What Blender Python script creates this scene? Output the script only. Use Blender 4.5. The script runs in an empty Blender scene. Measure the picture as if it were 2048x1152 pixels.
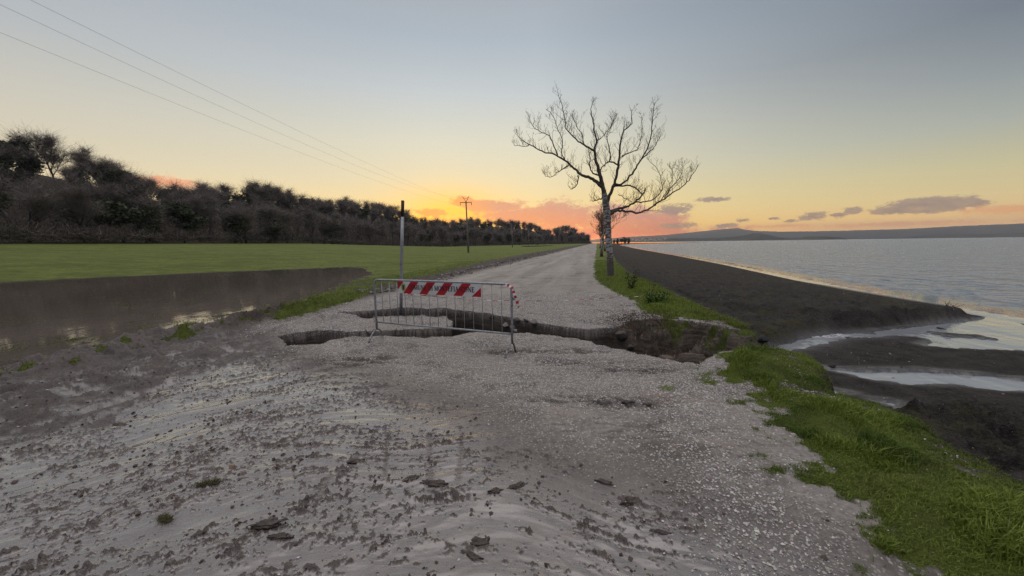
import bpy, math, random
import numpy as np
from mathutils import Vector, Matrix

SC = bpy.context.scene
COL = SC.collection
R = math.radians

# ------------------------------------------------------------------ camera
F_PX, W_PX, H_PX = 740.0, 2048.0, 1152.0
CAM_H = 1.7
PITCH, ROLL = math.atan(89.5 / F_PX), R(0.72)
cp, sp, ca, sa = math.cos(PITCH), math.sin(PITCH), math.cos(ROLL), math.sin(ROLL)
FWD = np.array([0.0, cp, -sp])
U0 = np.array([0.0, sp, cp])
X0 = np.array([1.0, 0.0, 0.0])
RGT = ca * X0 - sa * U0
UPV = ca * U0 + sa * X0
cam_data = bpy.data.cameras.new("camera")
cam = bpy.data.objects.new("camera", cam_data)
COL.objects.link(cam)
m = Matrix.Identity(4)
for i in range(3):
    m[i][0], m[i][1], m[i][2] = RGT[i], UPV[i], -FWD[i]
m[2][3] = CAM_H
cam.matrix_world = m
cam_data.sensor_width = 36.0
cam_data.lens = 36.0 * F_PX / W_PX
cam_data.clip_start = 0.05
cam_data.clip_end = 40000
SC.camera = cam

# ------------------------------------------------------------------ world: evening sky after sunset, clouds low over the horizon
HAZE_DENSITY = 0.00009
AIRLIGHT = (0.27, 0.29, 0.36)
SUN_AZ, SUN_EL = R(-9.0), R(1.5)
world = bpy.data.worlds.new("World")
SC.world = world
world.use_nodes = True
WT = world.node_tree
WT.nodes.clear()


class NG:
    """small helper to write node graphs"""
    def __init__(s, t):
        s.t = t

    def n(s, kind, **kw):
        nd = s.t.nodes.new(kind)
        for k, v in kw.items():
            setattr(nd, k, v)
        return nd

    def put(s, sock, v):
        if hasattr(v, 'links') or isinstance(v, bpy.types.NodeSocket):
            s.t.links.new(v, sock)
        elif v is not None:
            sock.default_value = v

    def m(s, op, a, b=None, c=None, clamp=False):
        nd = s.n('ShaderNodeMath', operation=op, use_clamp=clamp)
        for i, v in enumerate((a, b, c)):
            if v is not None:
                s.put(nd.inputs[i], v)
        return nd.outputs[0]

    def mix(s, f, a, b, mode='MIX'):
        nd = s.n('ShaderNodeMix', data_type='RGBA', blend_type=mode)
        s.put(nd.inputs[0], f)
        for i, v in ((6, a), (7, b)):
            if isinstance(v, tuple) and len(v) == 3:
                v = v + (1,)
            s.put(nd.inputs[i], v)
        return nd.outputs[2]

    def mixf(s, f, a, b):
        nd = s.n('ShaderNodeMix', data_type='FLOAT')
        s.put(nd.inputs[0], f)
        s.put(nd.inputs[2], a)
        s.put(nd.inputs[3], b)
        return nd.outputs[0]

    def ramp(s, f, stops, interp='LINEAR'):
        nd = s.n('ShaderNodeValToRGB')
        cr = nd.color_ramp
        cr.interpolation = interp
        while len(cr.elements) < len(stops):
            cr.elements.new(0.5)
        for e, (p, c) in zip(cr.elements, stops):
            e.position = p
            if not isinstance(c, tuple):
                c = (c, c, c)
            e.color = c + (1,)
        s.put(nd.inputs[0], f)
        return nd.outputs[0]

    def rng(s, f, a, b, c=0.0, d=1.0, smooth=False):
        nd = s.n('ShaderNodeMapRange', clamp=True)
        if smooth:
            nd.interpolation_type = 'SMOOTHSTEP'
        s.put(nd.inputs[0], f)
        for i, v in zip((1, 2, 3, 4), (a, b, c, d)):
            s.put(nd.inputs[i], v)
        return nd.outputs[0]

    def noise(s, vec, scale, detail=4, rough=0.55, dist=0.0, ntype='FBM'):
        nd = s.n('ShaderNodeTexNoise', noise_dimensions='3D')
        nd.noise_type = ntype
        s.put(nd.inputs['Vector'], vec)
        nd.inputs['Scale'].default_value = scale
        nd.inputs['Detail'].default_value = detail
        nd.inputs['Roughness'].default_value = rough
        nd.inputs['Distortion'].default_value = dist
        return nd.outputs['Fac']

    def vor(s, vec, scale, feature='F1', out='Distance', rand=1.0):
        nd = s.n('ShaderNodeTexVoronoi', feature=feature)
        s.put(nd.inputs['Vector'], vec)
        nd.inputs['Scale'].default_value = scale
        nd.inputs['Randomness'].default_value = rand
        return nd.outputs[out]

    def mapping(s, vec, scale=(1, 1, 1), rot=(0, 0, 0), loc=(0, 0, 0)):
        nd = s.n('ShaderNodeMapping')
        s.put(nd.inputs['Vector'], vec)
        nd.inputs['Scale'].default_value = scale
        nd.inputs['Rotation'].default_value = rot
        nd.inputs['Location'].default_value = loc
        return nd.outputs[0]

    def comb(s, x, y, z):
        nd = s.n('ShaderNodeCombineXYZ')
        for i, v in enumerate((x, y, z)):
            s.put(nd.inputs[i], v)
        return nd.outputs[0]


def srgb(r, g, b):
    f = lambda c: (c / 255 / 12.92) if c / 255 <= 0.04045 else ((c / 255 + 0.055) / 1.055) ** 2.4
    return (f(r), f(g), f(b))


def px_dir(px, py):
    """azimuth (deg, right of +Y) and elevation (deg) of a direction seen in the photograph"""
    d = FWD * F_PX + RGT * (px - 1024) + UPV * (576 - py)
    return math.degrees(math.atan2(d[0], d[1])), math.degrees(math.atan2(d[2], math.hypot(d[0], d[1])))


def build_sky():
    g = NG(WT)
    tc = g.n('ShaderNodeTexCoord').outputs['Generated']
    sep = g.n('ShaderNodeSeparateXYZ')
    g.put(sep.inputs[0], tc)
    x, y, z = sep.outputs
    az = g.m('MULTIPLY', g.m('ARCTAN2', x, y), 180 / math.pi)
    hyp = g.m('SQRT', g.m('ADD', g.m('MULTIPLY', x, x), g.m('MULTIPLY', y, y)))
    el = g.m('MULTIPLY', g.m('ARCTAN2', z, hyp), 180 / math.pi)
    eln = g.m('DIVIDE', g.m('MAXIMUM', el, 0.0), 90.0)
    S = srgb
    sunside = g.ramp(eln, [(0.0, S(246, 186, 130)), (0.028, S(247, 208, 142)), (0.062, S(245, 221, 165)), (0.105, S(235, 225, 190)),
                           (0.16, S(224, 223, 205)), (0.23, S(202, 210, 213)), (0.30, S(178, 190, 201)), (0.40, S(168, 170, 178)),
                           (0.52, S(212, 208, 210)), (0.65, S(255, 250, 252)), (1.0, S(255, 252, 252))])
    rightside = g.ramp(eln, [(0.0, S(222, 172, 146)), (0.02, S(223, 188, 150)), (0.045, S(216, 198, 158)), (0.075, S(202, 195, 162)),
                             (0.12, S(172, 178, 172)), (0.17, S(146, 155, 162)), (0.22, S(122, 132, 145)), (0.32, S(112, 126, 142)),
                             (0.50, S(165, 168, 180)), (0.65, S(238, 234, 242)), (1.0, S(255, 250, 255))])
    base = g.mix(g.rng(az, 4.0, 52.0, smooth=False), sunside, rightside)
    # a little greyer and darker far to the left
    base = g.mix(g.m('MULTIPLY', g.rng(az, -12.0, -54.0), 0.48), base, g.mix(g.rng(eln, 0.03, 0.22), S(214, 200, 188), S(160, 163, 172)))
    # unseen sky behind the viewer: dim low down, brightened high up
    back = g.ramp(eln, [(0.0, S(96, 98, 112)), (0.15, S(120, 122, 138)), (0.35, S(160, 160, 176)), (0.6, S(235, 232, 240)), (0.8, S(255, 252, 255)), (1.0, S(255, 252, 255))])
    ay = g.m('ABSOLUTE', az)
    base = g.mix(g.rng(ay, 62.0, 110.0, smooth=True), base, back)
    base = g.mix(g.rng(eln, 0.5, 0.75, smooth=True), base, (1.32, 1.25, 1.25))  # overhead sky, out of view, brightened to light the ground
    # after-glow round the sunken sun
    a0, e0 = px_dir(900, 432)
    gx = g.m('DIVIDE', g.m('SUBTRACT', az, a0), 7.5)
    ge = g.m('DIVIDE', g.m('SUBTRACT', el, e0), 3.6)
    gd = g.m('ADD', g.m('MULTIPLY', gx, gx), g.m('MULTIPLY', ge, ge))
    glow = g.m('EXPONENT', g.m('MULTIPLY', gd, -1.0))
    base = g.mix(g.m('MULTIPLY', glow, 0.95), base, (1.15, 0.68, 0.12))
    gx2 = g.m('DIVIDE', g.m('SUBTRACT', az, a0 + 1.0), 4.0)
    ge2 = g.m('DIVIDE', g.m('SUBTRACT', el, e0 - 0.3), 1.1)
    hot = g.m('EXPONENT', g.m('MULTIPLY', g.m('ADD', g.m('MULTIPLY', gx2, gx2), g.m('MULTIPLY', ge2, ge2)), -1.0))
    base = g.mix(g.m('MULTIPLY', hot, 0.9), base, (1.35, 0.62, 0.05))
    # clouds: soft ellipses in azimuth and elevation, edges broken by noise
    v = g.comb(az, g.m('MULTIPLY', el, 2.0), 0.0)
    n1 = g.m('SUBTRACT', g.noise(v, 0.22, 6, 0.62), 0.5)
    n2 = g.m('SUBTRACT', g.noise(g.mapping(v, loc=(31, 7, 3)), 0.9, 5, 0.6), 0.5)

    def ellipses(lst, nz=1.5):
        acc = None
        for (px, py, wx, wy, wt) in lst:
            a, e = px_dir(px, py)
            sx = wx / F_PX * 57.3 * math.cos(R(a)) ** 2
            sy = wy / F_PX * 57.3 * math.cos(R(a))
            u = g.m('DIVIDE', g.m('SUBTRACT', az, a), sx)
            w = g.m('DIVIDE', g.m('SUBTRACT', el, e), sy)
            d = g.m('MULTIPLY', g.m('SUBTRACT', 1.0, g.m('SQRT', g.m('ADD', g.m('MULTIPLY', u, u), g.m('MULTIPLY', w, w)))), wt)
            acc = d if acc is None else g.m('MAXIMUM', acc, d)
        return acc
    n3 = g.m('SUBTRACT', g.noise(g.mapping(v, scale=(1, 1.6, 1), loc=(3, 17, 5)), 2.6, 5, 0.65), 0.5)
    nz = g.m('ADD', g.m('ADD', g.m('MULTIPLY', n1, 2.2), g.m('MULTIPLY', n2, 1.9)), g.m('MULTIPLY', n3, 1.2))
    pink = ellipses([(1040, 432, 105, 22, 1), (1120, 434, 95, 36, 1), (1230, 437, 110, 34, 1), (1310, 445, 70, 27, 1), (1000, 415, 60, 16, 1), (960, 412, 34, 14, 1),
                     (925, 404, 36, 11, 0.9), (1190, 465, 260, 14, 0.8), (345, 366, 66, 14, 0.75), (860, 425, 36, 9, 0.8), (1340, 425, 30, 9, 0.8)])
    pf = g.rng(g.m('ADD', pink, g.m('MULTIPLY', nz, 0.62)), -0.04, 0.42, smooth=True)
    # pink-orange below, mauve-grey on top and to the right
    warm = g.mix(g.rng(el, 0.8, 5.6), S(232, 128, 102), S(190, 158, 158))
    warm = g.mix(g.rng(az, 3.0, 17.0), g.mix(0.35, warm, S(246, 150, 92)), warm)
    warm = g.mix(g.m('MULTIPLY', g.rng(az, 10.0, 26.0), 0.55), warm, S(166, 142, 150))
    warm = g.mix(g.rng(az, -2.0, -8.0), warm, S(250, 168, 104))
    warm = g.mix(g.rng(az, -20.0, -34.0), warm, S(240, 172, 142))
    warm = g.mix(g.m('MULTIPLY', g.rng(g.m('ADD', n2, n3), -0.05, 0.30), 0.45), warm, S(236, 172, 140))
    base = g.mix(g.m('MULTIPLY', pf, 0.93), base, warm)
    # orange rim left under the pink bank
    rim = g.m('MULTIPLY', g.rng(el, 1.5, 0.5, smooth=True), g.m('MULTIPLY', g.rng(az, 8.0, 14.0), g.rng(az, 25.0, 15.0)))
    base = g.mix(g.m('MULTIPLY', rim, 0.7), base, S(255, 150, 72))
    grey = ellipses([(1345, 419, 42, 12, 1), (1425, 399, 32, 6, 1), (1865, 410, 105, 17, 1.15), (1785, 422, 50, 9, 1), (1945, 406, 48, 10, 1),
                     (1545, 437, 20, 5, 1), (1450, 451, 30, 5, 0.9), (1485, 441, 18, 5, 0.9), (1625, 434, 30, 9, 0.8), (1680, 430, 26, 7, 0.8), (1705, 422, 22, 7, 0.8),
                     (1580, 442, 18, 4, 0.8), (1350, 451, 50, 7, 0.6)])
    gf = g.rng(g.m('ADD', grey, g.m('MULTIPLY', nz, 0.95)), 0.02, 0.52, smooth=True)
    gcol = g.mix(g.rng(n2, -0.15, 0.25), S(148, 136, 140), S(178, 158, 146))
    base = g.mix(g.m('MULTIPLY', gf, 0.92), base, gcol)
    pinkr = ellipses([(2010, 420, 110, 14, 1), (1760, 449, 260, 7, 0.7), (1560, 452, 110, 5, 0.7)])
    prf = g.rng(g.m('ADD', pinkr, g.m('MULTIPLY', nz, 0.7)), 0.0, 0.5, smooth=True)
    base = g.mix(g.m('MULTIPLY', prf, 0.6), base, S(214, 156, 134))
    # physical sky underneath
    sky = g.n('ShaderNodeTexSky', sky_type='NISHITA', sun_disc=False)
    sky.sun_elevation = SUN_EL
    sky.sun_rotation = SUN_AZ
    sky.dust_density = 2.0
    skyc = g.mix(1.0, sky.outputs[0], (0.10, 0.10, 0.10), 'MULTIPLY')
    col = g.mix(0.93, skyc, base)
    tau = g.m('MULTIPLY', g.m('MINIMUM', g.m('DIVIDE', 390.0, g.m('MAXIMUM', z, 0.02)), 9500.0), HAZE_DENSITY)
    tr = g.m('EXPONENT', g.m('MULTIPLY', tau, -1.0))
    sc_ = g.n('ShaderNodeVectorMath', operation='SCALE')
    sc_.inputs[0].default_value = AIRLIGHT
    g.put(sc_.inputs['Scale'], g.m('SUBTRACT', 1.0, tr))
    sub = g.n('ShaderNodeVectorMath', operation='SUBTRACT')
    g.put(sub.inputs[0], col)
    g.put(sub.inputs[1], sc_.outputs[0])
    dv = g.n('ShaderNodeVectorMath', operation='SCALE')
    g.put(dv.inputs[0], sub.outputs[0])
    g.put(dv.inputs['Scale'], g.m('DIVIDE', 1.0, tr))
    mxv = g.n('ShaderNodeVectorMath', operation='MAXIMUM')
    g.put(mxv.inputs[0], dv.outputs[0])
    mxv.inputs[1].default_value = (0.01, 0.01, 0.01)
    fin = g.mix(g.rng(ay, 75.0, 62.0), col, mxv.outputs[0])
    col = fin
    bg = g.n('ShaderNodeBackground')
    g.put(bg.inputs[0], col)
    bg.inputs[1].default_value = 1.0
    out = g.n('ShaderNodeOutputWorld')
    WT.links.new(bg.outputs[0], out.inputs[0])


build_sky()
world.cycles.sampling_method = 'MANUAL'
world.cycles.sample_map_resolution = 1024

sun_d = bpy.data.lights.new("sun", 'SUN')
sun_d.energy = 0.6
sun_d.angle = R(3)
sun_d.color = (1.0, 0.66, 0.40)
sun = bpy.data.objects.new("sun", sun_d)
COL.objects.link(sun)
sdir = Vector((math.sin(SUN_AZ) * math.cos(SUN_EL), math.cos(SUN_AZ) * math.cos(SUN_EL), math.sin(SUN_EL)))
sun.rotation_euler = sdir.to_track_quat('Z', 'Y').to_euler()

SC.view_settings.view_transform = 'Standard'
SC.view_settings.look = 'None'
SC.view_settings.exposure = 0.0
SC.view_settings.gamma = 1.0
SC.render.engine = 'CYCLES'
SC.cycles.use_denoising = True
SC.cycles.denoising_prefilter = 'NONE'
SC.cycles.denoising_input_passes = 'RGB_ALBEDO_NORMAL'
SC.cycles.max_bounces = 6
SC.cycles.diffuse_bounces = 3
SC.cycles.glossy_bounces = 3
SC.cycles.transparent_max_bounces = 8
SC.cycles.volume_bounces = 0
SC.cycles.caustics_reflective = False
SC.cycles.caustics_refractive = False

# ------------------------------------------------------------------ geometry helpers
TH = R(13.0)


def to_ls(x, y):
    return x * math.cos(TH) - y * math.sin(TH), x * math.sin(TH) + y * math.cos(TH)


def to_xy(l, s):
    return l * math.cos(TH) + s * math.sin(TH), -l * math.sin(TH) + s * math.cos(TH)


def gp(px, py, z=0.0):
    d = FWD * F_PX + RGT * (px - 1024) + UPV * (576 - py)
    t = (z - CAM_H) / d[2]
    return (d[0] * t, d[1] * t)


def dp(px, py, depth):
    """point on the photograph's ray at a horizontal distance (world Y) from the viewer"""
    d = FWD * F_PX + RGT * (px - 1024) + UPV * (576 - py)
    t = depth / d[1]
    return Vector((d[0] * t, d[1] * t, CAM_H + d[2] * t))


def poly(pts, z=0.0):
    return np.array([gp(a, b, z) for a, b in pts])


def tag(o, label=None, cat=None, group=None, kind=None):
    if label:
        o['label'] = label
    if cat:
        o['category'] = cat
    if group:
        o['group'] = group
    if kind:
        o['kind'] = kind
    return o


def mesh_np(name, verts, faces, mat=None, parent=None, smooth=True, attrs=None):
    verts = np.asarray(verts, dtype=np.float32)
    faces = np.asarray(faces, dtype=np.int32)
    me = bpy.data.meshes.new(name)
    nv, nf, k = len(verts), len(faces), faces.shape[1]
    me.vertices.add(nv)
    me.vertices.foreach_set('co', verts.ravel())
    me.loops.add(nf * k)
    me.loops.foreach_set('vertex_index', faces.ravel())
    me.polygons.add(nf)
    me.polygons.foreach_set('loop_start', np.arange(0, nf * k, k, dtype=np.int32))
    me.polygons.foreach_set('loop_total', np.full(nf, k, dtype=np.int32))
    me.update(calc_edges=True)
    me.polygons.foreach_set('use_smooth', np.full(nf, smooth, dtype=bool))
    if attrs:
        for an, av in attrs.items():
            at = me.attributes.new(an, 'FLOAT_COLOR', 'POINT')
            at.data.foreach_set('color', np.asarray(av, dtype=np.float32).ravel())
    if mat:
        me.materials.append(mat)
    o = bpy.data.objects.new(name, me)
    COL.objects.link(o)
    if parent:
        o.parent = parent
    return o


def empty(name, loc, rz=0.0):
    o = bpy.data.objects.new(name, None)
    COL.objects.link(o)
    o.location = loc
    o.rotation_euler = (0, 0, rz)
    o.empty_display_size = 0.2
    return o


class MB:
    """collects tubes, boxes and sheets into one mesh"""
    def __init__(s):
        s.v, s.f, s.n = [], [], 0

    def add(s, v, f):
        v = np.asarray(v, float)
        s.v.append(v)
        s.f.extend([tuple(int(i) + s.n for i in q) for q in f])
        s.n += len(v)

    def tube(s, pts, rad, n=8, caps=True):
        pts = [np.array(p, float) for p in pts]
        k = len(pts)
        if not hasattr(rad, '__len__'):
            rad = [rad] * k
        t0 = pts[1] - pts[0]
        ref = np.array([0, 0, 1.0]) if abs(t0[2]) < 0.9 * np.linalg.norm(t0) else np.array([1.0, 0, 0])
        V = []
        for i in range(k):
            t = pts[min(i + 1, k - 1)] - pts[max(i - 1, 0)]
            t /= (np.linalg.norm(t) + 1e-9)
            a = np.cross(t, ref)
            a /= (np.linalg.norm(a) + 1e-9)
            b = np.cross(a, t)
            ref = b
            for j in range(n):
                w = 2 * math.pi * j / n
                V.append(pts[i] + rad[i] * (math.cos(w) * a + math.sin(w) * b))
        Fc = []
        for i in range(k - 1):
            for j in range(n):
                j2 = (j + 1) % n
                Fc.append((i * n + j, i * n + j2, (i + 1) * n + j2, (i + 1) * n + j))
        if caps:
            Fc.append(tuple(range(n))[::-1])
            Fc.append(tuple((k - 1) * n + j for j in range(n)))
        s.add(V, Fc)

    def box(s, c, sz, rot=None):
        c = np.array(c, float)
        h = np.array(sz, float) / 2
        V = np.array([[x, y, z] for x in (-1, 1) for y in (-1, 1) for z in (-1, 1)]) * h
        if rot is not None:
            V = V @ np.array(rot).T
        s.add(V + c, [(0, 1, 3, 2), (4, 6, 7, 5), (0, 4, 5, 1), (2, 3, 7, 6), (0, 2, 6, 4), (1, 5, 7, 3)])

    def build(s, name, mat, parent=None, smooth=True):
        me = bpy.data.meshes.new(name)
        me.from_pydata([tuple(p) for p in np.concatenate(s.v)], [], s.f)
        me.materials.append(mat)
        if smooth:
            me.polygons.foreach_set('use_smooth', np.ones(len(me.polygons), dtype=bool))
        o = bpy.data.objects.new(name, me)
        COL.objects.link(o)
        if parent:
            o.parent = parent
        return o


# ------------------------------------------------------------------ numpy noise
_rs = np.random.RandomState(7)
_PERM = np.tile(_rs.permutation(512), 2).astype(np.int32)
_GA = _rs.rand(512) * 2 * math.pi
_GX, _GY = np.cos(_GA).astype(np.float32), np.sin(_GA).astype(np.float32)


def pn(x, y, seed=0):
    x = np.asarray(x, float) + seed * 17.31
    y = np.asarray(y, float) + seed * 5.77
    xi, yi = np.floor(x).astype(np.int32), np.floor(y).astype(np.int32)
    xf, yf = x - xi, y - yi
    xf, yf = xf.astype(np.float32), yf.astype(np.float32)
    u = xf * xf * xf * (xf * (xf * 6 - 15) + 10)
    v = yf * yf * yf * (yf * (yf * 6 - 15) + 10)

    xf = xf.astype(np.float32)
    yf = yf.astype(np.float32)
    u = u.astype(np.float32)
    v = v.astype(np.float32)
    p0, p1 = _PERM[xi & 511], _PERM[(xi + 1) & 511]
    xm, ym = xf - 1, yf - 1

    def gr(p, jy, fx, fy):
        h = _PERM[(p + jy) & 511]
        return _GX[h] * fx + _GY[h] * fy
    n00 = gr(p0, yi, xf, yf)
    n10 = gr(p1, yi, xm, yf)
    n01 = gr(p0, yi + 1, xf, ym)
    n11 = gr(p1, yi + 1, xm, ym)
    a = n00 + u * (n10 - n00)
    b = n01 + u * (n11 - n01)
    return (a + v * (b - a)) * 1.5


def fbm(x, y, oct=4, seed=0, gain=0.5):
    r, a, f = 0, 1.0, 1.0
    for i in range(oct):
        r = r + a * pn(x * f, y * f, seed + i)
        a *= gain
        f *= 2.03
    return r


def ss(a, b, x):
    t = np.clip((x - a) / (b - a), 0, 1)
    return t * t * (3 - 2 * t)


def sdf(x, y, P):
    """signed distance to polygon, positive inside"""
    d = np.full(x.shape, 1e9)
    inside = np.zeros(x.shape, bool)
    n = len(P)
    for i in range(n):
        ax, ay = P[i]
        bx, by = P[(i + 1) % n]
        ex, ey = bx - ax, by - ay
        t = np.clip(((x - ax) * ex + (y - ay) * ey) / (ex * ex + ey * ey + 1e-12), 0, 1)
        dx, dy = x - ax - t * ex, y - ay - t * ey
        d = np.minimum(d, dx * dx + dy * dy)
        if ay != by:
            c = ((ay > y) != (by > y)) & (x < (bx - ax) * (y - ay) / (by - ay) + ax)
            inside ^= c
    d = np.sqrt(d)
    return np.where(inside, d, -d)


def sdf_near(x, y, P, pad=3.0):
    """sdf computed only round the polygon; -pad elsewhere"""
    r = np.full(x.shape, -float(pad))
    lo, hi = P.min(0) - pad, P.max(0) + pad
    k = (x > lo[0]) & (x < hi[0]) & (y > lo[1]) & (y < hi[1])
    if k.any():
        r[k] = np.maximum(sdf(x[k], y[k], P), -pad)
    return r
# ------------------------------------------------------------------ the lie of the land (metres; road surface at 0, lake at -1.1)
LAKE_Z, FLOOD_Z = -1.10, -0.17
P_HOLE = poly([(560, 673), (576, 691), (640, 687), (690, 673), (760, 671), (830, 674), (905, 671), (950, 663), (1010, 660), (1080, 667), (1150, 673),
               (1200, 685), (1240, 700), (1300, 712), (1340, 724), (1390, 731), (1440, 716), (1520, 708), (1620, 712), (1700, 720), (1800, 700), (1700, 690),
               (1530, 688), (1490, 668), (1440, 650), (1380, 641), (1320, 637), (1262, 640), (1228, 655), (1180, 660), (1100, 650), (1040, 639), (960, 625),
               (880, 617), (800, 615), (745, 621), (680, 628), (720, 634), (790, 631), (850, 629), (893, 631), (908, 640), (905, 650), (860, 654),
               (780, 656), (700, 660), (620, 661)])
P_SLAB = poly([(640, 634), (720, 634), (790, 631), (850, 629), (893, 631), (908, 640), (905, 650), (860, 654), (780, 656), (700, 660), (640, 658)])
# edge of the high ground towards the beach
P_LAND_S = poly([(1530, 707), (1600, 716), (1636, 735), (1645, 765), (1610, 777), (1690, 790), (1770, 808), (1835, 848), (1900, 890), (1960, 930),
                 (2048, 968), (2300, 1130)])
P_LAND_N = poly([(1216, 494.5), (1222, 505), (1236, 527), (1262, 548), (1300, 563), (1370, 596), (1430, 625), (1495, 655), (1535, 690)])
a_, b_ = to_xy(6.0, -1.5), to_xy(-60, -60)
LAND = np.vstack([[to_xy(2.2, 900)], [to_xy(1.3, 200)], P_LAND_N, P_LAND_S, [to_xy(4.5, -3)], [to_xy(5.0, -60)], [to_xy(-400, -60)], [to_xy(-400, 900)]])
# stream and lagoon
P_LAGOON = poly([(1740, 664), (1800, 657), (1850, 651), (1900, 646), (1950, 641), (1984, 633), (2048, 650), (2300, 690), (2500, 760), (2300, 730), (2048, 703), (1960, 699),
                 (1900, 697), (1840, 692), (1870, 684), (1830, 676), (1760, 672)], -1.1)
P_BAR = poly([(1850, 664), (1900, 667), (1960, 672), (2006, 680), (1960, 678), (1890, 674)], -1.1)
P_CH2 = poly([(1618, 734), (1660, 739), (1720, 744), (1800, 743), (1880, 746), (1960, 752), (2048, 762), (2300, 790), (2300, 830), (2048, 786), (1960, 778), (1900, 771),
              (1820, 771), (1750, 764), (1700, 752), (1660, 744)], -1.1)
P_POOLS = [poly([(1640, 777), (1665, 780), (1702, 786), (1680, 788), (1655, 784)], -1.08), poly([(1745, 800), (1790, 806), (1800, 818), (1760, 812)], -1.08)]
L_SCARP = poly([(1400, 712), (1460, 703), (1520, 692), (1575, 682), (1620, 664), (1700, 651), (1760, 648), (1820, 646), (1900, 640), (1990, 632)], -1.05)
SCARP = np.vstack([L_SCARP, [to_xy(30, 17.2)], [to_xy(30, 900)], [to_xy(-20, 900)], [to_xy(-20, 12)]])
L_LEDGE = poly([(1300, 570), (1360, 592), (1420, 610), (1520, 624), (1640, 634), (1750, 638), (1880, 637)], -0.75)
LEDGE = np.vstack([L_LEDGE, [to_xy(16, 20)], [to_xy(16, 900)], [to_xy(-20, 900)], [to_xy(-20, 12)]])
SHORE_S = np.array([-60, 0, 14, 17.0, 19.3, 24, 32.3, 49, 81, 131, 220, 300, 351, 420, 480, 560, 700])
SHORE_L = np.array([14.5, 14.5, 14.2, 13.9, 13.7, 13.7, 14.1, 15.0, 15.5, 15.6, 16.5, 18.2, 20, 27, 40, 75, 190])
P_GRASS_S = np.vstack([poly([(1425, 718), (1432, 740), (1445, 760), (1490, 780), (1520, 820), (1560, 870), (1600, 910), (1612, 960), (1680, 1010), (1720, 1080),
                             (1765, 1160), (1790, 1400)]), [to_xy(2.0, -3)], [to_xy(5.2, -3)], P_LAND_S[::-1]])
P_GRASS_N = np.vstack([P_LAND_N, poly([(1440, 640), (1380, 638), (1330, 637), (1285, 620), (1262, 598), (1215, 578), (1190, 560), (1188, 535), (1190, 510), (1193, 499)]),
                       [to_xy(-0.4, 160)], [to_xy(-0.4, 480)], [to_xy(1.5, 480)]])
P_STRIP = poly([(548, 640), (575, 618), (620, 607), (700, 587), (745, 577), (752, 588), (715, 600), (660, 615), (610, 628)])
P_MUD = np.vstack([poly([(600, 728), (700, 742), (800, 778), (960, 820), (1040, 900), (1180, 940), (1330, 960), (1420, 1010), (1560, 1060), (1700, 1130), (1760, 1300)]),
                   [to_xy(2.0, -3)], [to_xy(-9, -3)], [to_xy(-9, 9.0)], poly([(430, 652), (500, 662), (545, 680), (575, 700)])])
FAR_S = np.array([-60, 0, 13.8, 17.6, 22, 26, 29.3, 34, 48, 900])
FAR_L = np.array([36, 35, 32.9, 30.9, 27.0, 23.0, 20.5, 14, 9.5, 9.0])
# crest of the wooded ridge: skyline in the photograph less the height of its trees
SKY_PX = [(-700, 215), (-300, 255), (0, 306), (60, 312), (140, 328), (230, 346), (300, 370), (345, 400), (400, 394), (480, 384), (545, 380), (600, 391), (700, 401),
          (780, 417), (820, 434), (870, 446), (930, 442), (1000, 442), (1060, 448), (1095, 463), (1130, 453), (1175, 464), (1200, 476), (1240, 482)]
SKY_AZ = np.array([px_dir(a, b)[0] for a, b in SKY_PX])
SKY_EL = np.array([math.tan(R(px_dir(a, b)[1])) for a, b in SKY_PX])
RIDGE_S = np.array([-80, 250, 380, 480, 560, 900])
RIDGE_L = np.array([-138, -138, -112, -74, -30, -10.0])
FRONT_S = np.array([-80, 40, 90, 150, 260, 350, 430, 500, 900])
FRONT_L = np.array([-84, -90, -97, -95, -82, -60, -36, -12, -6.0])


def band(mask, fn, x, y, P, default):
    out = np.broadcast_to(np.asarray(default, float), x.shape).copy()
    if mask.any():
        out[mask] = fn(x[mask], y[mask], P)
    return out


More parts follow.
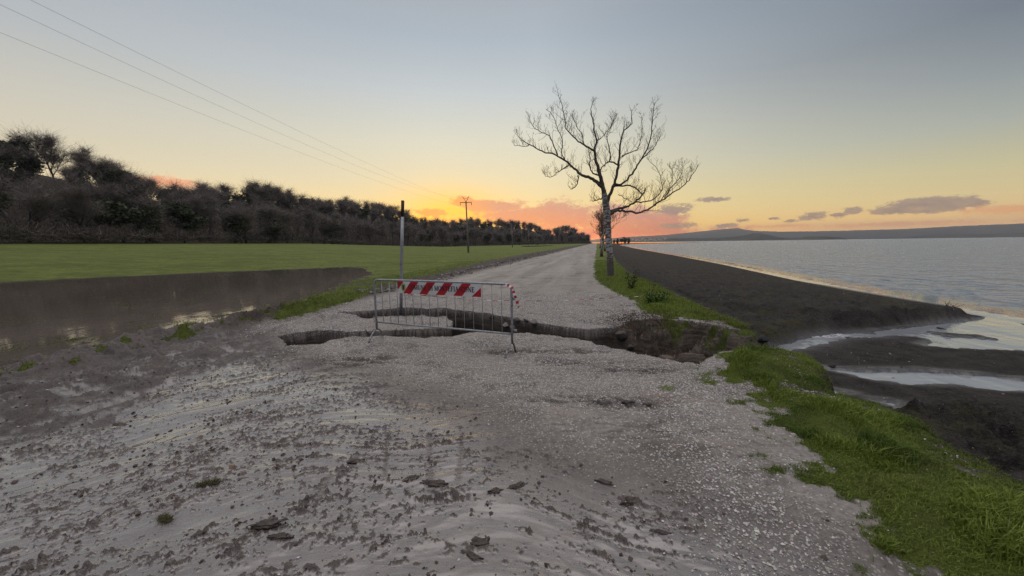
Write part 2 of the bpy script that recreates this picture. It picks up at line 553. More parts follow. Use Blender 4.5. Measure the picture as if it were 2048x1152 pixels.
def height(x, y, masks=True):
    """ground height and zone masks at world points"""
    x = np.asarray(x, float)
    y = np.asarray(y, float)
    l, s = to_ls(x, y)
    dist = np.hypot(x, y)
    near = ss(40, 12, dist)
    N1 = fbm(x * 0.35, y * 0.35, 3, 3)
    dl = band(np.abs(l - 2.5) < 9, sdf, x, y, LAND, np.where(l < 2.5, 9.0, -9.0))
    # ---- high ground: road, verge, field
    z = 0.018 * N1
    far_l = np.interp(s, FAR_S, FAR_L) + 0.9 * fbm(s * 0.22, l * 0.1, 4, 23) * ss(40, 30, s)
    lf = np.interp(s, FRONT_S, FRONT_L)
    al = -l
    t = np.clip((al - far_l) / np.maximum(-lf - far_l, 5), 0, 1.6)
    zf = FLOOD_Z - 0.005 + 2.75 * ss(120, 60, s - 40) * t ** 1.15 + (0.35 * t) * ss(60, 120, s - 40) + 0.05 * t * N1
    bed = FLOOD_Z - 0.012 - 0.09 * ss(0, 2.0, far_l - al) + 0.022 * fbm(x * 1.1, y * 1.1, 4, 11) * ss(-6, -1.0, al - far_l)
    zf = np.where(al < far_l, bed, zf)
    zf = zf + 0.012 * fbm(x * 2.2, y * 2.2, 3, 21) * near
    almin = np.interp(s, [9.5, 12.5, 15.2, 21, 27, 32], [8.4, 10.4, 11.8, 14.2, 18.5, 24])
    zf = zf + np.where(al < far_l, 0.15 * ss(0.9, -0.7, al - almin + 0.8 * fbm(l * 0.8, s * 0.8, 4, 24)) * ss(9.5, 12, s), 0)
    # wet margin of the flood nearest the road: islands of mud and tufts
    mg = ss(4.2, 0.3, al - 8.6)
    zf = np.where(al < far_l, zf + mg * (0.088 + 0.085 * fbm(l * 1.9, s * 0.8, 5, 31, 0.6)), zf)
    # streaky grass shallows at the far right end of the flood
    shal = ss(20, 29, s) * ss(-1, 4, far_l + 3 - al)
    zf = zf + shal * np.where(al < far_l, 0.045 + 0.03 * fbm(l * 0.7, s * 1.2, 4, 41), 0)
    zf = zf + np.where(al < far_l + 1, 0.17 * ss(26, 33, s - 0.25 * (al - 9)), 0)
    k = ss(8.1, 8.8, al)
    z = z * (1 - k) + zf * k
    rw = np.exp(-((al - 9.15 - 0.12 * pn(s * 0.8, 2, 9)) / 0.26) ** 2) * ss(5.5, 7, s) * ss(17, 15, s)
    z = z * (1 - rw) + (FLOOD_Z - 0.03 + 0.03 * fbm(x * 3, y * 3, 3, 10)) * rw
    # churned berm along the left edge of the road
    cl = fbm(x * 2.7, y * 2.7, 5, 51, 0.6)
    bw = np.exp(-((al - 7.80 - 0.12 * pn(s * 0.6, 0.3, 5)) / 0.42) ** 2)
    bh = np.interp(s, [-10, 2, 6, 9.4, 10.6, 14, 22, 60], [0.12, 0.12, 0.16, 0.18, 0.11, 0.05, 0.10, 0.06])
    z = z + bw * bh * (0.9 + 0.75 * cl) * ss(260, 40, dist)
    # ruts beside it
    rut = np.exp(-((al - 6.95) / 0.22) ** 2) * ss(12, 7, s)
    z = z - rut * 0.07 * (1 + 0.5 * pn(s * 1.3, l, 6))
    bw2 = np.exp(-((al - 6.35) / 0.3) ** 2) * ss(10.5, 6, s)
    z = z + bw2 * 0.07 * (0.6 + cl)
    # mud of the foreground: flats and long clod ridges
    mud = np.clip(sdf_near(x, y, P_MUD, 4) / 0.5, -1, 1) * 0.5 + 0.5
    mud = mud * (dist < 14)
    rho = np.hypot(x + 0.4, y + 1.3)
    tht = np.arctan2(x + 0.4, y + 1.3)
    wx = tht * 3.6 + 0.20 * pn(x * 1.1, y * 1.1, 61)
    wy = rho + 0.10 * tht + 0.30 * pn(x * 0.7, y * 0.7, 62)
    n_c = fbm(x * 0.9, y * 0.9, 4, 77, 0.6)
    patch = ss(-0.35, 0.45, fbm(x * 0.9 + 4, y * 1.9, 3, 64) + 0.30 * ss(1.0, -2.5, l) - 0.15)
    fine = fbm(wx * 9, wy * 13, 4, 65, 0.6)
    b1 = fbm(wx * 4, wy * 12, 3, 66, 0.6)
    b2 = fbm(x * 17, y * 21, 3, 71, 0.6)
    b3 = fbm(x * 34, y * 42, 2, 76, 0.6)
    bits = np.clip(b1 - 0.62 + 0.30 * patch, 0, 1) * np.clip(0.3 + 1.3 * b2, 0, 1.5) + np.clip(b2 - 0.85 + 0.50 * patch + 0.25 * b1, 0, 1) * 0.8 + np.clip(b3 - 0.85 + 0.45 * patch + 0.3 * b1, 0, 1) * 0.5
    thr = pn(wx * 0.55, wy * 3.0, 67)
    ridge = np.exp(-(thr / 0.13) ** 2) * ss(-0.15, 0.35, pn(x * 0.8, y * 1.1, 68))
    thr2 = pn(wx * 0.5 + 9, wy * 4.2, 72)
    ridge2 = np.exp(-(thr2 / 0.08) ** 2) * ss(0.0, 0.5, pn(x * 1.1 + 5, y * 1.1, 73))
    bits = bits * 1.0 + np.clip(ridge + ridge2, 0, 1) * np.clip(0.10 + 0.9 * b2 + 0.5 * b1, 0, 1) * 0.8
    bits = np.clip(bits - 0.05 - 0.06 * ss(-1, 1.5, x), 0, 2)
    mz = 0.055 * bits / (1 + 1.1 * bits) * (1.0 + 0.7 * np.clip(b3, -1, 1))
    mz = np.where(mz < 0.0015, 0, mz)
    flat = 0.014 * fbm(wx * 0.9, wy * 2.4, 3, 70) + 0.0045 * fbm(wx * 3, wy * 11, 3, 74) + 0.008 * fbm(wx * 0.8, wy * 5.5, 2, 75) * ss(-0.2, 0.4, n_c) + 0.0025 * fine * ss(0.2, 0.8, patch)
    mz = mz + flat
    churn = ss(-4.0, -6.0, l + 0.6 * n_c) * ss(12, 8.5, s)
    chn = fbm(x * 3.0, y * 3.6, 5, 78, 0.52)
    film = mud * np.where(churn > 0.5, 0.6 * ss(0.0, -0.35, chn) * ss(7.4, 7.0, al), 1 - 0.85 * churn) * ss(0.006, 0.0008, mz - flat)
    z = z + mud * mz * ss(8.4, 7.4, al) + mud * churn * (0.045 * chn + 0.075 * fbm(l * 2.6, s * 0.55, 4, 79))
    # dry gravel: fine grain, a few potholes and plate-like scars
    road = ss(8.0, 7.0, al) * (1 - mud)
    z = z + road * near * (0.006 * fbm(x * 6, y * 6, 3, 81) + 0.05 * np.minimum(0, 0.18 + fbm(x * 0.9, y * 2.0, 3, 82)) * ss(16, 7, dist))
    scar = np.exp(-(pn(x * 1.2, y * 4.0, 83) / 0.06) ** 2) * ss(0.15, 0.6, pn(x * 0.7 + 9, y * 0.9, 84))
    z = z - road * near * 0.010 * scar
    scm = scar * 0.35 * near
    for (px, py, w, hh) in [(1130, 700, 0.9, 0.16), (1180, 722, 0.6, 0.10), (1010, 702, 0.35, 0.14), (1240, 735, 0.5, 0.14), (1290, 742, 0.4, 0.10), (1180, 800, 0.8, 0.10), (860, 588, 0.9, 0.35), (1270, 655, 0.5, 0.2), (700, 720, 0.9, 0.25), (600, 735, 0.8, 0.2)]:
        cx, cy = gp(px, py)
        e = np.exp(-(((x - cx) / w) ** 2 + ((y - cy) / hh) ** 2))
        sm_ = e * ss(-0.05, 0.35, fbm(x * 3.0, y * 7.0, 4, 85, 0.65) + 0.15)
        scm = scm + 1.2 * sm_
        z = z - 0.03 * sm_ + 0.02 * e * fbm(x * 8, y * 12, 3, 86) * near
    for (px, py, w, dpt) in [(1260, 808, 0.28, 0.05), (1130, 678, 0.3, 0.04)]:
        cx, cy = gp(px, py)
        e = np.exp(-(((x - cx) / (w * 1.6)) ** 2 + ((y - cy) / (w * 0.35)) ** 2))
        z = z - dpt * e * (1 + 1.2 * fine)
    # tyre treads pressed across the wet mud
    for (pa, pb, w, a) in [((858, 868), (862, 985), 0.022, 0.006), ((925, 868), (918, 960), 0.018, 0.006), ((775, 870), (770, 960), 0.016, 0.004), ((655, 960), (630, 1010), 0.03, 0.005)]:
        A, B = np.array(gp(*pa)), np.array(gp(*pb))
        e = B - A
        tt = np.clip(((x - A[0]) * e[0] + (y - A[1]) * e[1]) / (e @ e), 0, 1)
        dd = np.hypot(x - A[0] - tt * e[0], y - A[1] - tt * e[1])
        tm = np.exp(-(dd / w) ** 2)
        film = film * (1 - 0.65 * tm)
        z = z - a * tm * (0.6 + 0.6 * np.sin(tt * np.hypot(*e) * 160))
    # grass bank
    gS = sdf_near(x, y, P_GRASS_S, 3)
    gN = sdf_near(x, y, P_GRASS_N, 3)
    z = z + 0.05 * ss(0, 0.7, gS) * (1 + 0.8 * pn(x * 1.7, y * 1.7, 91)) + 0.05 * ss(0, 0.6, gN) * (1 + 0.6 * pn(x * 1.2, y * 1.2, 92))
    cx, cy = gp(1530, 728)
    z = z + 0.17 * np.exp(-(((x - cx) / 0.75) ** 2 + ((y - cy) / 0.42) ** 2)) * (dl > -0.5)
    # ---- beach
    scp = band((np.abs(l - 11) < 10) & (s < 40) & (s > -2), sdf, x, y, SCARP, np.where(s > 12, 5.0, -5.0))
    led = band((np.abs(l - 10) < 8) & (s < 40) & (s > 2), sdf, x, y, LEDGE, -1.0)
    shore = np.interp(s, SHORE_S, SHORE_L)
    ds = shore - l                      # metres inland of the water
    zb = -1.12 + 0.34 * ss(0, 3.6, ds) + 0.05 * ss(3, 10, ds) + np.minimum(ds, 0) * 0.05
    wob = 0.25 * fbm(x * 0.8, y * 0.8, 3, 101)
    zn = zb + 0.20 * ss(-0.10, 0.12, led + wob * 0.8) * ss(30, 12, s) + 0.05 * (fbm(l * 0.9, s * 0.5, 4, 102)) * ss(0.3, 3, ds)
    zn = zn + 0.085 * fbm(x * 2.0, y * 2.4, 5, 103, 0.62) * ss(60, 15, dist) * ss(0.4, 2, ds)
    zs = -1.045 + 0.02 * fbm(x * 0.5, y * 1.2, 3, 111) + 0.012 * fbm(x * 2.2, y * 6.0, 3, 112)
    clumpy = ss(1.2, 0.0, (s - 6.3 - 0.10 * (l - 4))) * ss(3.9, 5.0, l)
    zs = zs + clumpy * (0.14 + 0.24 * fbm(x * 1.8, y * 1.8, 5, 113, 0.6))
    lag = sdf_near(x, y, P_LAGOON, 4)
    bar = sdf_near(x, y, P_BAR, 4)
    lag = np.minimum(lag, -bar)
    ch2 = sdf_near(x, y, P_CH2, 4)
    wet = np.maximum(lag, ch2)
    for P in P_POOLS:
        wet = np.maximum(wet, sdf_near(x, y, P, 4))
    e1 = 0.05 * fbm(x * 2.5, y * 5, 3, 114)
    zs = zs - 0.11 * ss(-0.10 - e1, 0.16, wet + e1)
    dch = sdf_seg(x, y, P_CH1) + 0.12 * fbm(x * 2.5, y * 3.5, 3, 116)
    zs = zs - 0.10 * ss(0.42, 0.10, dch) * ss(3.2, 4.0, l)
    zs = np.where(l > 13.2, np.minimum(zs, zb), zs)
    kk = ss(-0.10, 0.14, scp + 0.5 * wob * 0.5) * ss(-0.9, 0.2, ds)
    zbch = zs * (1 - kk) + zn * kk
    zbch = np.where(s > 40, zn, zbch)
    # slope from bank to beach: steep along the near bank, easy farther on
    wslope = np.interp(s, [-60, 2, 5.5, 6.5, 8, 10, 14, 30, 200], [1.2, 0.55, 0.45, 0.35, 0.35, 0.6, 1.6, 3.2, 4.0])
    crumb = 0.14 * fbm(x * 3, y * 3, 3, 115)
    kb = ss(0.0, 1.0, (-dl - crumb * np.minimum(wslope, 1)) / wslope)
    zl = z
    z = zl * (1 - kb) + zbch * kb
    # ---- washed-out hole
    dh = sdf_near(x, y, P_HOLE, 2) + 0.075 * fbm(x * 2.2, y * 2.2, 2, 121) + 0.05 * ss(1.75, 2.3, x) * fbm(x * 6, y * 6, 3, 130) + 0.04 * ss(0.1, 0.4, pn(x * 1.6, y * 1.6, 127))
    xg, yg = x, y
    D = 0.92 + 0.27 * ss(2.2, 4.5, x) + 0.22 * fbm(x * 2.6, y * 2.6, 4, 122, 0.6)
    rgt = ss(1.75, 2.3, x)
    hz = -np.minimum(D, (0.15 - 0.11 * rgt) * ss(0, 0.02, dh) + np.clip(dh, 0, 9) * ((5.5 + 2.0 * pn(x * 1.6, y * 1.6, 128)) * (1 - rgt) + 1.5 * rgt) + rgt * 0.10 * ss(0, 0.15, dh) * fbm(x * 6, y * 6, 3, 129))
    rub = np.exp(-(((x - gp(1045, 650)[0]) / 0.55) ** 2 + ((y - gp(1045, 652)[1]) / 0.28) ** 2))
    hz = hz + (rub * 0.45 * (0.7 + 0.6 * fbm(x * 5, y * 5, 3, 123))) * ss(0, 0.12, dh)
    # soil slumped under the roots on the far right side
    for (px, py, wx_, wy_, h_) in [(1285, 664, 0.40, 0.40, 0.75), (1320, 690, 0.30, 0.26, 0.70), (1365, 712, 0.30, 0.16, 0.85), (1350, 660, 0.45, 0.40, 0.72), (1405, 690, 0.34, 0.30, 0.85), (1300, 645, 0.35, 0.25, 0.70), (1255, 655, 0.22, 0.22, 0.62), (1235, 690, 0.25, 0.22, 0.30), (1455, 666, 0.45, 0.35, 0.45)]:
        cx, cy = gp(px, py)
        e = np.exp(-(((x - cx) / wx_) ** 2 + ((y - cy) / wy_) ** 2))
        hz = hz + h_ * e * (0.85 + 0.62 * fbm(x * 3.4, y * 3.4, 4, 124, 0.5)) * ss(0, 0.15, dh)
    inh = dh > 0
    z = np.where(inh, np.maximum(np.minimum(z, z * 0.2 + hz), -1.075 + 0.012 * fbm(x * 2, y * 4, 3, 125)), z)
    slab = sdf_near(x, y, P_SLAB, 2)
    sl = ss(-0.1, 0.08, slab) * (1 - inh)
    z = z - 0.05 * sl - 0.05 * sl * ss(0.4, -0.6, x - gp(640, 645)[0])
    # far pond in the field
    px_, py_ = gp(1112, 490.6, 0.05)
    pl, ps = -33.0, 205.0
    pond = np.exp(-(((l - pl) / 9) ** 2 + ((s - ps) / 22) ** 2) ** 2)
    z = np.where(l < -8, z * (1 - pond) + (0.02) * pond, z)
    # wooded hill
    if np.any((l < -60) | (s > 300)):
        rl = np.interp(s, RIDGE_S, RIDGE_L)
        azd = np.degrees(np.arctan2(x, y))
        lat = np.clip((lf - l) / np.maximum(lf - rl, 4), 0, 2.2)
        rr = np.clip(dist, 40, 2000)
        top = np.interp(azd, SKY_AZ, SKY_EL) * rr + CAM_H - 8.8
        top = np.clip(top, 2.5, 42)
        top = np.where(azd < -75, 28, top)
        # flatten out as the ridge line is passed
        hill = (top - 2.3) * ss(0.0, 1.15, lat)
        z = z + np.where((l < lf), np.maximum(hill, 0), 0)
    if not masks:
        return z
    # ---- zone masks
    lk = ss(-0.02, 0.10, -dl - crumb * 0.6)
    kind = lk                                                # 1 on beach and slope
    n_g = fbm(x * 2.6, y * 2.6, 4, 131, 0.6)
    n_l = fbm(x * 0.8, y * 0.8, 3, 134)
    gs = ss(-0.10, 0.35, np.where(gS > -0.6, gS, -1) + 0.30 * n_g + 0.10 * fbm(x * 8, y * 8, 2, 135) + 0.35 * ss(0.3, -0.1, dl)) * ss(0.55, 0.0, -dl + 0.12 * n_g)
    gn = ss(-0.12, 0.22, gN + 0.18 * n_g) * ss(0.9, 0.0, (-dl - 0.1) / np.maximum(wslope, 0.5))
    st = ss(-0.08, 0.10, sdf_near(x, y, P_STRIP, 2) + 0.10 * n_g)
    fld = ss(-0.25, 0.25, al - 8.9 + 0.5 * n_g - 0.9 * ss(14, 26, s)) * ss(FLOOD_Z - 0.004, FLOOD_Z + 0.03, z)
    fld = np.where(al < 12.5, fld * ss(-0.35, 0.25, n_g + 0.5 * n_l + ss(14, 22, s)), fld)
    brm = ss(0.25, 0.65, bw) * ss(0.15, 0.55, n_g + 0.3 * n_l - 0.1 + 0.5 * ss(8.9, 8.0, al) * 0) * ss(20, 8, s)
    tf = 0
    for (px, py, w) in [(1338, 776, 0.16), (1478, 801, 0.14), (1395, 745, 0.25), (1480, 885, 0.16), (1500, 905, 0.12), (1420, 765, 0.12), (1690, 1120, 0.12), (1550, 940, 0.10)]:
        cx, cy = gp(px, py)
        tf = tf + np.exp(-(((x - cx) / w) ** 2 + ((y - cy) / (w * 0.8)) ** 2)) * ss(-0.3, 0.4, n_g)
    grass = np.clip(np.maximum.reduce([gs, gn, st, fld, brm * 0.8, np.clip(tf, 0, 1) * 0.75]), 0, 1)
    grass = np.where(inh, ss(0.05, 0.35, n_g + 0.2) * ss(-0.55, -0.25, z) * ss(2.6, 3.1, x) * 0.8, grass)
    gravel = ss(7.6, 6.8, al) * (1 - mud) * (1 - 0.85 * np.clip(scm, 0, 1)) * ss(0.05, 0.5, dl) * (1 - ss(0.2, 0.5, gS)) * (1 - ss(0.2, 0.5, gN))
    soil = np.where(l < 4.0, ss(-0.02, 0.02, dh), 0) * (1 - np.where(inh, grass, 0))
    beach = kind
    wetb = ss(0.5, -0.25, np.abs(wet) - 0.0) * 0.0 + ss(-0.35, 0.05, wet) + ss(1.6, 0.0, ds) * (ds > -2) * ss(10, 16, s)
    chan1 = np.exp(-(sdf_seg(x, y, P_CH1) / 0.55) ** 2)
    wetb = np.clip(np.maximum(wetb, chan1) * (1 - kk * ss(0.2, 0.8, ds)), 0, 1)
    wood = ss(2.0, -3.0, l - lf + 1.6 * fbm(s * 0.15, l * 0.1, 3, 140))
    m1 = np.stack([grass, mud, np.clip(gravel, 0, 1), beach], -1)
    m2 = np.stack([soil, film, np.where(l < 0, churn, wetb), wood], -1)
    return z, m1, m2, dh, dl, l, s


P_CH1 = poly([(1440, 702), (1500, 697), (1580, 690), (1640, 676), (1680, 668), (1740, 668)], -1.05)


def sdf_seg(x, y, P):
    d = np.full(np.shape(x), 1e9)
    for i in range(len(P) - 1):
        ax, ay = P[i]
        ex, ey = P[i + 1] - P[i]
        t = np.clip(((x - ax) * ex + (y - ay) * ey) / (ex * ex + ey * ey), 0, 1)
        d = np.minimum(d, np.hypot(x - ax - t * ex, y - ay - t * ey))
    return d


# ------------------------------------------------------------------ materials
def material(name):
    mt = bpy.data.materials.new(name)
    mt.use_nodes = True
    t = mt.node_tree
    t.nodes.clear()
    g = NG(t)
    out = g.n('ShaderNodeOutputMaterial')
    b = g.n('ShaderNodeBsdfPrincipled')
    t.links.new(b.outputs[0], out.inputs[0])
    return mt, g, b, out


def bump(g, h, strength, dist, normal=None):
    nd = g.n('ShaderNodeBump')
    nd.inputs['Strength'].default_value = strength if not isinstance(strength, bpy.types.NodeSocket) else 1
    if isinstance(strength, bpy.types.NodeSocket):
        g.put(nd.inputs['Strength'], strength)
    nd.inputs['Distance'].default_value = dist
    g.put(nd.inputs['Height'], h)
    if normal is not None:
        g.put(nd.inputs['Normal'], normal)
    return nd.outputs[0]


def simple_mat(name, col, rough=0.6, metal=0.0, col2=None, scale=8.0, bmp=0.0, bscale=40.0, stretch=(1, 1, 1)):
    mt, g, b, out = material(name)
    tc = g.n('ShaderNodeTexCoord').outputs['Object']
    v = g.mapping(tc, scale=stretch)
    if col2 is not None:
        n = g.noise(v, scale, 5, 0.6)
        g.put(b.inputs['Base Color'], g.mix(g.rng(n, 0.35, 0.65), col, col2))
    else:
        b.inputs['Base Color'].default_value = tuple(col) + (1,)
    b.inputs['Roughness'].default_value = rough
    b.inputs['Metallic'].default_value = metal
    if bmp:
        g.put(b.inputs['Normal'], bump(g, g.noise(v, bscale, 4, 0.6), bmp, 0.02))
    return mt


def ground_material():
    mt, g, b, out = material('ground_surface')
    geo = g.n('ShaderNodeNewGeometry')
    P = geo.outputs['Position']
    sx = g.n('ShaderNodeSeparateXYZ')
    g.put(sx.inputs[0], P)
    a1 = g.n('ShaderNodeAttribute', attribute_name='zone1')
    a2 = g.n('ShaderNodeAttribute', attribute_name='zone2')
    s1 = g.n('ShaderNodeSeparateColor')
    g.put(s1.inputs[0], a1.outputs['Color'])
    s2 = g.n('ShaderNodeSeparateColor')
    g.put(s2.inputs[0], a2.outputs['Color'])
    grass, mud, gravel = s1.outputs[0], s1.outputs[1], s1.outputs[2]
    beach = a1.outputs['Alpha']
    soil, film, wetb = s2.outputs[0], s2.outputs[1], s2.outputs[2]
    wood = a2.outputs['Alpha']
    nb = g.noise(P, 0.55, 4, 0.6)
    nm = g.noise(P, 3.0, 5, 0.62)
    nf = g.noise(P, 22.0, 4, 0.65)
    nff = g.noise(P, 90.0, 3, 0.6)
    # mud and wet road dirt
    mudc = g.mix(g.rng(nm, 0.3, 0.7), (0.088, 0.069, 0.059), (0.185, 0.155, 0.138))
    mudc = g.mix(g.rng(nf, 0.50, 0.75), mudc, (0.15, 0.122, 0.110))
    dry = g.m('MULTIPLY', g.rng(film, 0.55, 0.15), 1.0)
    mudc = g.mix(g.m('MULTIPLY', dry, 0.8), mudc, g.mix(g.rng(nf, 0.3, 0.7), (0.032, 0.024, 0.019), (0.130, 0.105, 0.092)))
    mudc = g.mix(g.m('MULTIPLY', wetb, g.rng(sx.outputs[0], 0.0, -0.5)), mudc, g.mix(g.rng(nf, 0.3, 0.7), (0.030, 0.023, 0.019), (0.090, 0.072, 0.062)))
    mudc = g.mix(g.m('MULTIPLY', g.rng(g.noise(g.mapping(P, scale=(0.5, 1, 1)), 1.0, 4, 0.6), 0.42, 0.62), 0.75), mudc, (0.120, 0.090, 0.078))
    # gravel: pale chips in grey grit
    vo = g.n('ShaderNodeTexVoronoi', feature='F1')
    wv = g.n('ShaderNodeVectorMath', operation='ADD')
    g.put(wv.inputs[0], P)
    nv = g.n('ShaderNodeTexNoise')
    g.put(nv.inputs['Vector'], P)
    nv.inputs['Scale'].default_value = 30
    sc_ = g.n('ShaderNodeVectorMath', operation='SCALE')
    g.put(sc_.inputs[0], nv.outputs['Color'])
    sc_.inputs['Scale'].default_value = 0.02
    g.put(wv.inputs[1], sc_.outputs[0])
    g.put(vo.inputs['Vector'], wv.outputs[0])
    vo.inputs['Scale'].default_value = 42.0
    chip = g.n('ShaderNodeSeparateColor')
    g.put(chip.inputs[0], vo.outputs['Color'])
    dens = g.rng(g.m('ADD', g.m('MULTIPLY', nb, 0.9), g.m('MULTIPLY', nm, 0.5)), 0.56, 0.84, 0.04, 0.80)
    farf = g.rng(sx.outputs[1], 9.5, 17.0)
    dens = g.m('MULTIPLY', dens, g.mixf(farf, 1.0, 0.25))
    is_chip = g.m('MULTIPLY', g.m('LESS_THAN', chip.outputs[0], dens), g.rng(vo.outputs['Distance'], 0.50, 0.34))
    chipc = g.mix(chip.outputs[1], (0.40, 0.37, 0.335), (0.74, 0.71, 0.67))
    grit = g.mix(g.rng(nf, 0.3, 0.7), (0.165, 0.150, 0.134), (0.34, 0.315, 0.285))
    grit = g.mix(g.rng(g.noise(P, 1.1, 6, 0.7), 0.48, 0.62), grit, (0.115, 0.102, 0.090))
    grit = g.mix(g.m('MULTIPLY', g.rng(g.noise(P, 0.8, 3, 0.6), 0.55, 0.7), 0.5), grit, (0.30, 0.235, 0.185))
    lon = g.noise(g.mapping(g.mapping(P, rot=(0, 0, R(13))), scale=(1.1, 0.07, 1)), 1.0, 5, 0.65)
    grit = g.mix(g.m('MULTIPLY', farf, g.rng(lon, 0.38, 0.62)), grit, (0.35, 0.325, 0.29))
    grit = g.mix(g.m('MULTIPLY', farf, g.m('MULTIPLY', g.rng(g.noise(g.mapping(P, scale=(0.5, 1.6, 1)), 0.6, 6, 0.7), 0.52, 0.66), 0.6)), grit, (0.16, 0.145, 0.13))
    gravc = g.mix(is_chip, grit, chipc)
    # black beach sand
    sand = g.mix(g.rng(nm, 0.3, 0.7), (0.024, 0.022, 0.021), (0.066, 0.060, 0.055))
    sand = g.mix(g.rng(nf, 0.5, 0.8), sand, (0.095, 0.087, 0.078))
    shell = g.vor(P, 9.0)
    sand = g.mix(g.m('LESS_THAN', shell, 0.055), sand, (0.35, 0.33, 0.30))
    sand = g.mix(g.m('MULTIPLY', g.rng(g.noise(P, 0.9, 5, 0.7), 0.50, 0.68), g.rng(sx.outputs[2], -1.04, -0.9)), sand, (0.070, 0.068, 0.036))
    # grass
    gc = g.mix(g.rng(nb, 0.35, 0.65), (0.145, 0.190, 0.034), (0.205, 0.255, 0.052))
    gc = g.mix(g.rng(g.noise(g.mapping(P, scale=(0.35, 1.4, 1), rot=(0, 0, R(-8))), 1.2, 8, 0.75), 0.42, 0.66), gc, (0.075, 0.092, 0.022))
    gc = g.mix(g.m('MULTIPLY', g.rng(g.noise(P, 0.09, 6, 0.7), 0.42, 0.62), 0.5), gc, (0.190, 0.215, 0.060))
    gc = g.mix(g.rng(g.noise(g.mapping(P, scale=(1, 0.35, 1)), 4.0, 5, 0.75), 0.5, 0.68), gc, (0.060, 0.075, 0.020))
    gc = g.mix(g.m('MULTIPLY', g.rng(g.noise(g.mapping(P, scale=(0.3, 1, 1), rot=(0, 0, R(13))), 0.35, 7, 0.75), 0.46, 0.62), 0.65), gc, (0.085, 0.105, 0.030))
    floor_ = g.mix(nm, (0.030, 0.022, 0.015), (0.055, 0.040, 0.026))
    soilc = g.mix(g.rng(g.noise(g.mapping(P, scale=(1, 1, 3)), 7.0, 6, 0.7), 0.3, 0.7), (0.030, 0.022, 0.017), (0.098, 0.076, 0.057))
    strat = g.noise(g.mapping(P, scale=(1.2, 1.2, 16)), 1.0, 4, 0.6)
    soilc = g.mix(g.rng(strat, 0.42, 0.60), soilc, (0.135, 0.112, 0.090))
    soilc = g.mix(g.rng(sx.outputs[2], -0.30, -0.75), soilc, g.mix(nf, (0.016, 0.013, 0.011), (0.042, 0.035, 0.028)))  # shade deep in the hole, painted into the soil colour
    base = g.mix(0.5, (0.14, 0.12, 0.10), grit)
    vergec = g.mix(g.rng(nf, 0.35, 0.7), (0.036, 0.027, 0.021), (0.105, 0.083, 0.068))
    c = vergec
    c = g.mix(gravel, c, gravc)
    c = g.mix(mud, c, mudc)
    c = g.mix(beach, c, sand)
    gg = g.rng(g.m('ADD', grass, g.m('MULTIPLY', g.m('SUBTRACT', nf, 0.5), 0.7)), 0.30, 0.62)
    c = g.mix(gg, c, gc)
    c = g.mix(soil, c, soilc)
    c = g.mix(wood, c, floor_)
    g.put(b.inputs['Base Color'], c)
    # roughness: standing film, damp sand, dry gravel
    r = g.mixf(gravel, 0.75, g.mixf(is_chip, 0.72, 0.55))
    rm = g.mixf(film, g.rng(nf, 0.3, 0.7, 0.24, 0.45), g.rng(nf, 0.35, 0.75, 0.09, 0.22))
    r = g.mixf(mud, r, rm)
    r = g.mixf(beach, r, 0.9)
    r = g.mixf(g.m('MULTIPLY', beach, wetb), r, g.rng(nm, 0.35, 0.65, 0.10, 0.34))
    r = g.mixf(gg, r, 0.85)
    r = g.mixf(soil, r, 0.85)
    g.put(b.inputs['Roughness'], r)
    g.put(b.inputs['Coat Weight'], g.m('MULTIPLY', mud, g.m('MULTIPLY', film, 1.0)))
    b.inputs['Coat Roughness'].default_value = 0.10
    b.inputs['Coat IOR'].default_value = 1.95
    spec = g.mixf(g.m('MAXIMUM', g.m('MULTIPLY', mud, g.mixf(film, 0.5, 1.0)), g.m('MULTIPLY', beach, wetb)), 0.35, 1.0)
    spec = g.mixf(g.m('MULTIPLY', beach, g.m('SUBTRACT', 1.0, wetb)), spec, 0.12)
    spec = g.mixf(gg, spec, 0.15)
    g.put(b.inputs['Specular IOR Level'], spec)
    # relief
    gh = g.m('MULTIPLY', g.m('MULTIPLY', is_chip, g.m('SUBTRACT', 0.6, vo.outputs['Distance'])), 0.020)
    gh = g.m('ADD', gh, g.m('MULTIPLY', nff, 0.008))
    mh = g.m('MULTIPLY', g.m('ADD', g.m('MULTIPLY', nf, 0.6), g.m('MULTIPLY', nff, 0.4)), g.mixf(film, 0.028, 0.0018))
    sm = g.noise(g.mapping(P, scale=(0.38, 1.9, 1), rot=(0, 0, R(-6))), 16.0, 5, 0.65, 0.5)
    mh = g.m('ADD', mh, g.m('MULTIPLY', sm, g.mixf(film, 0.012, 0.011)))
    bh = g.m('MULTIPLY', g.m('ADD', nf, g.m('MULTIPLY', nm, 2.0)), g.mixf(wetb, 0.065, 0.004))
    gr = g.m('MULTIPLY', nff, 0.03)
    h = g.m('ADD', g.m('MULTIPLY', gravel, gh), g.m('MULTIPLY', mud, mh))
    h = g.m('ADD', h, g.m('MULTIPLY', beach, bh))
    h = g.m('ADD', h, g.m('MULTIPLY', gg, gr))
    h = g.m('ADD', h, g.m('MULTIPLY', soil, g.m('MULTIPLY', nm, 0.06)))
    h = g.m('ADD', h, g.m('MULTIPLY', g.m('SUBTRACT', 1.0, g.m('MAXIMUM', g.m('MAXIMUM', gravel, mud), beach)), g.m('MULTIPLY', nf, 0.04)))
    g.put(b.inputs['Normal'], bump(g, h, 1.0, 1.0))
    return mt


M_GROUND = ground_material()


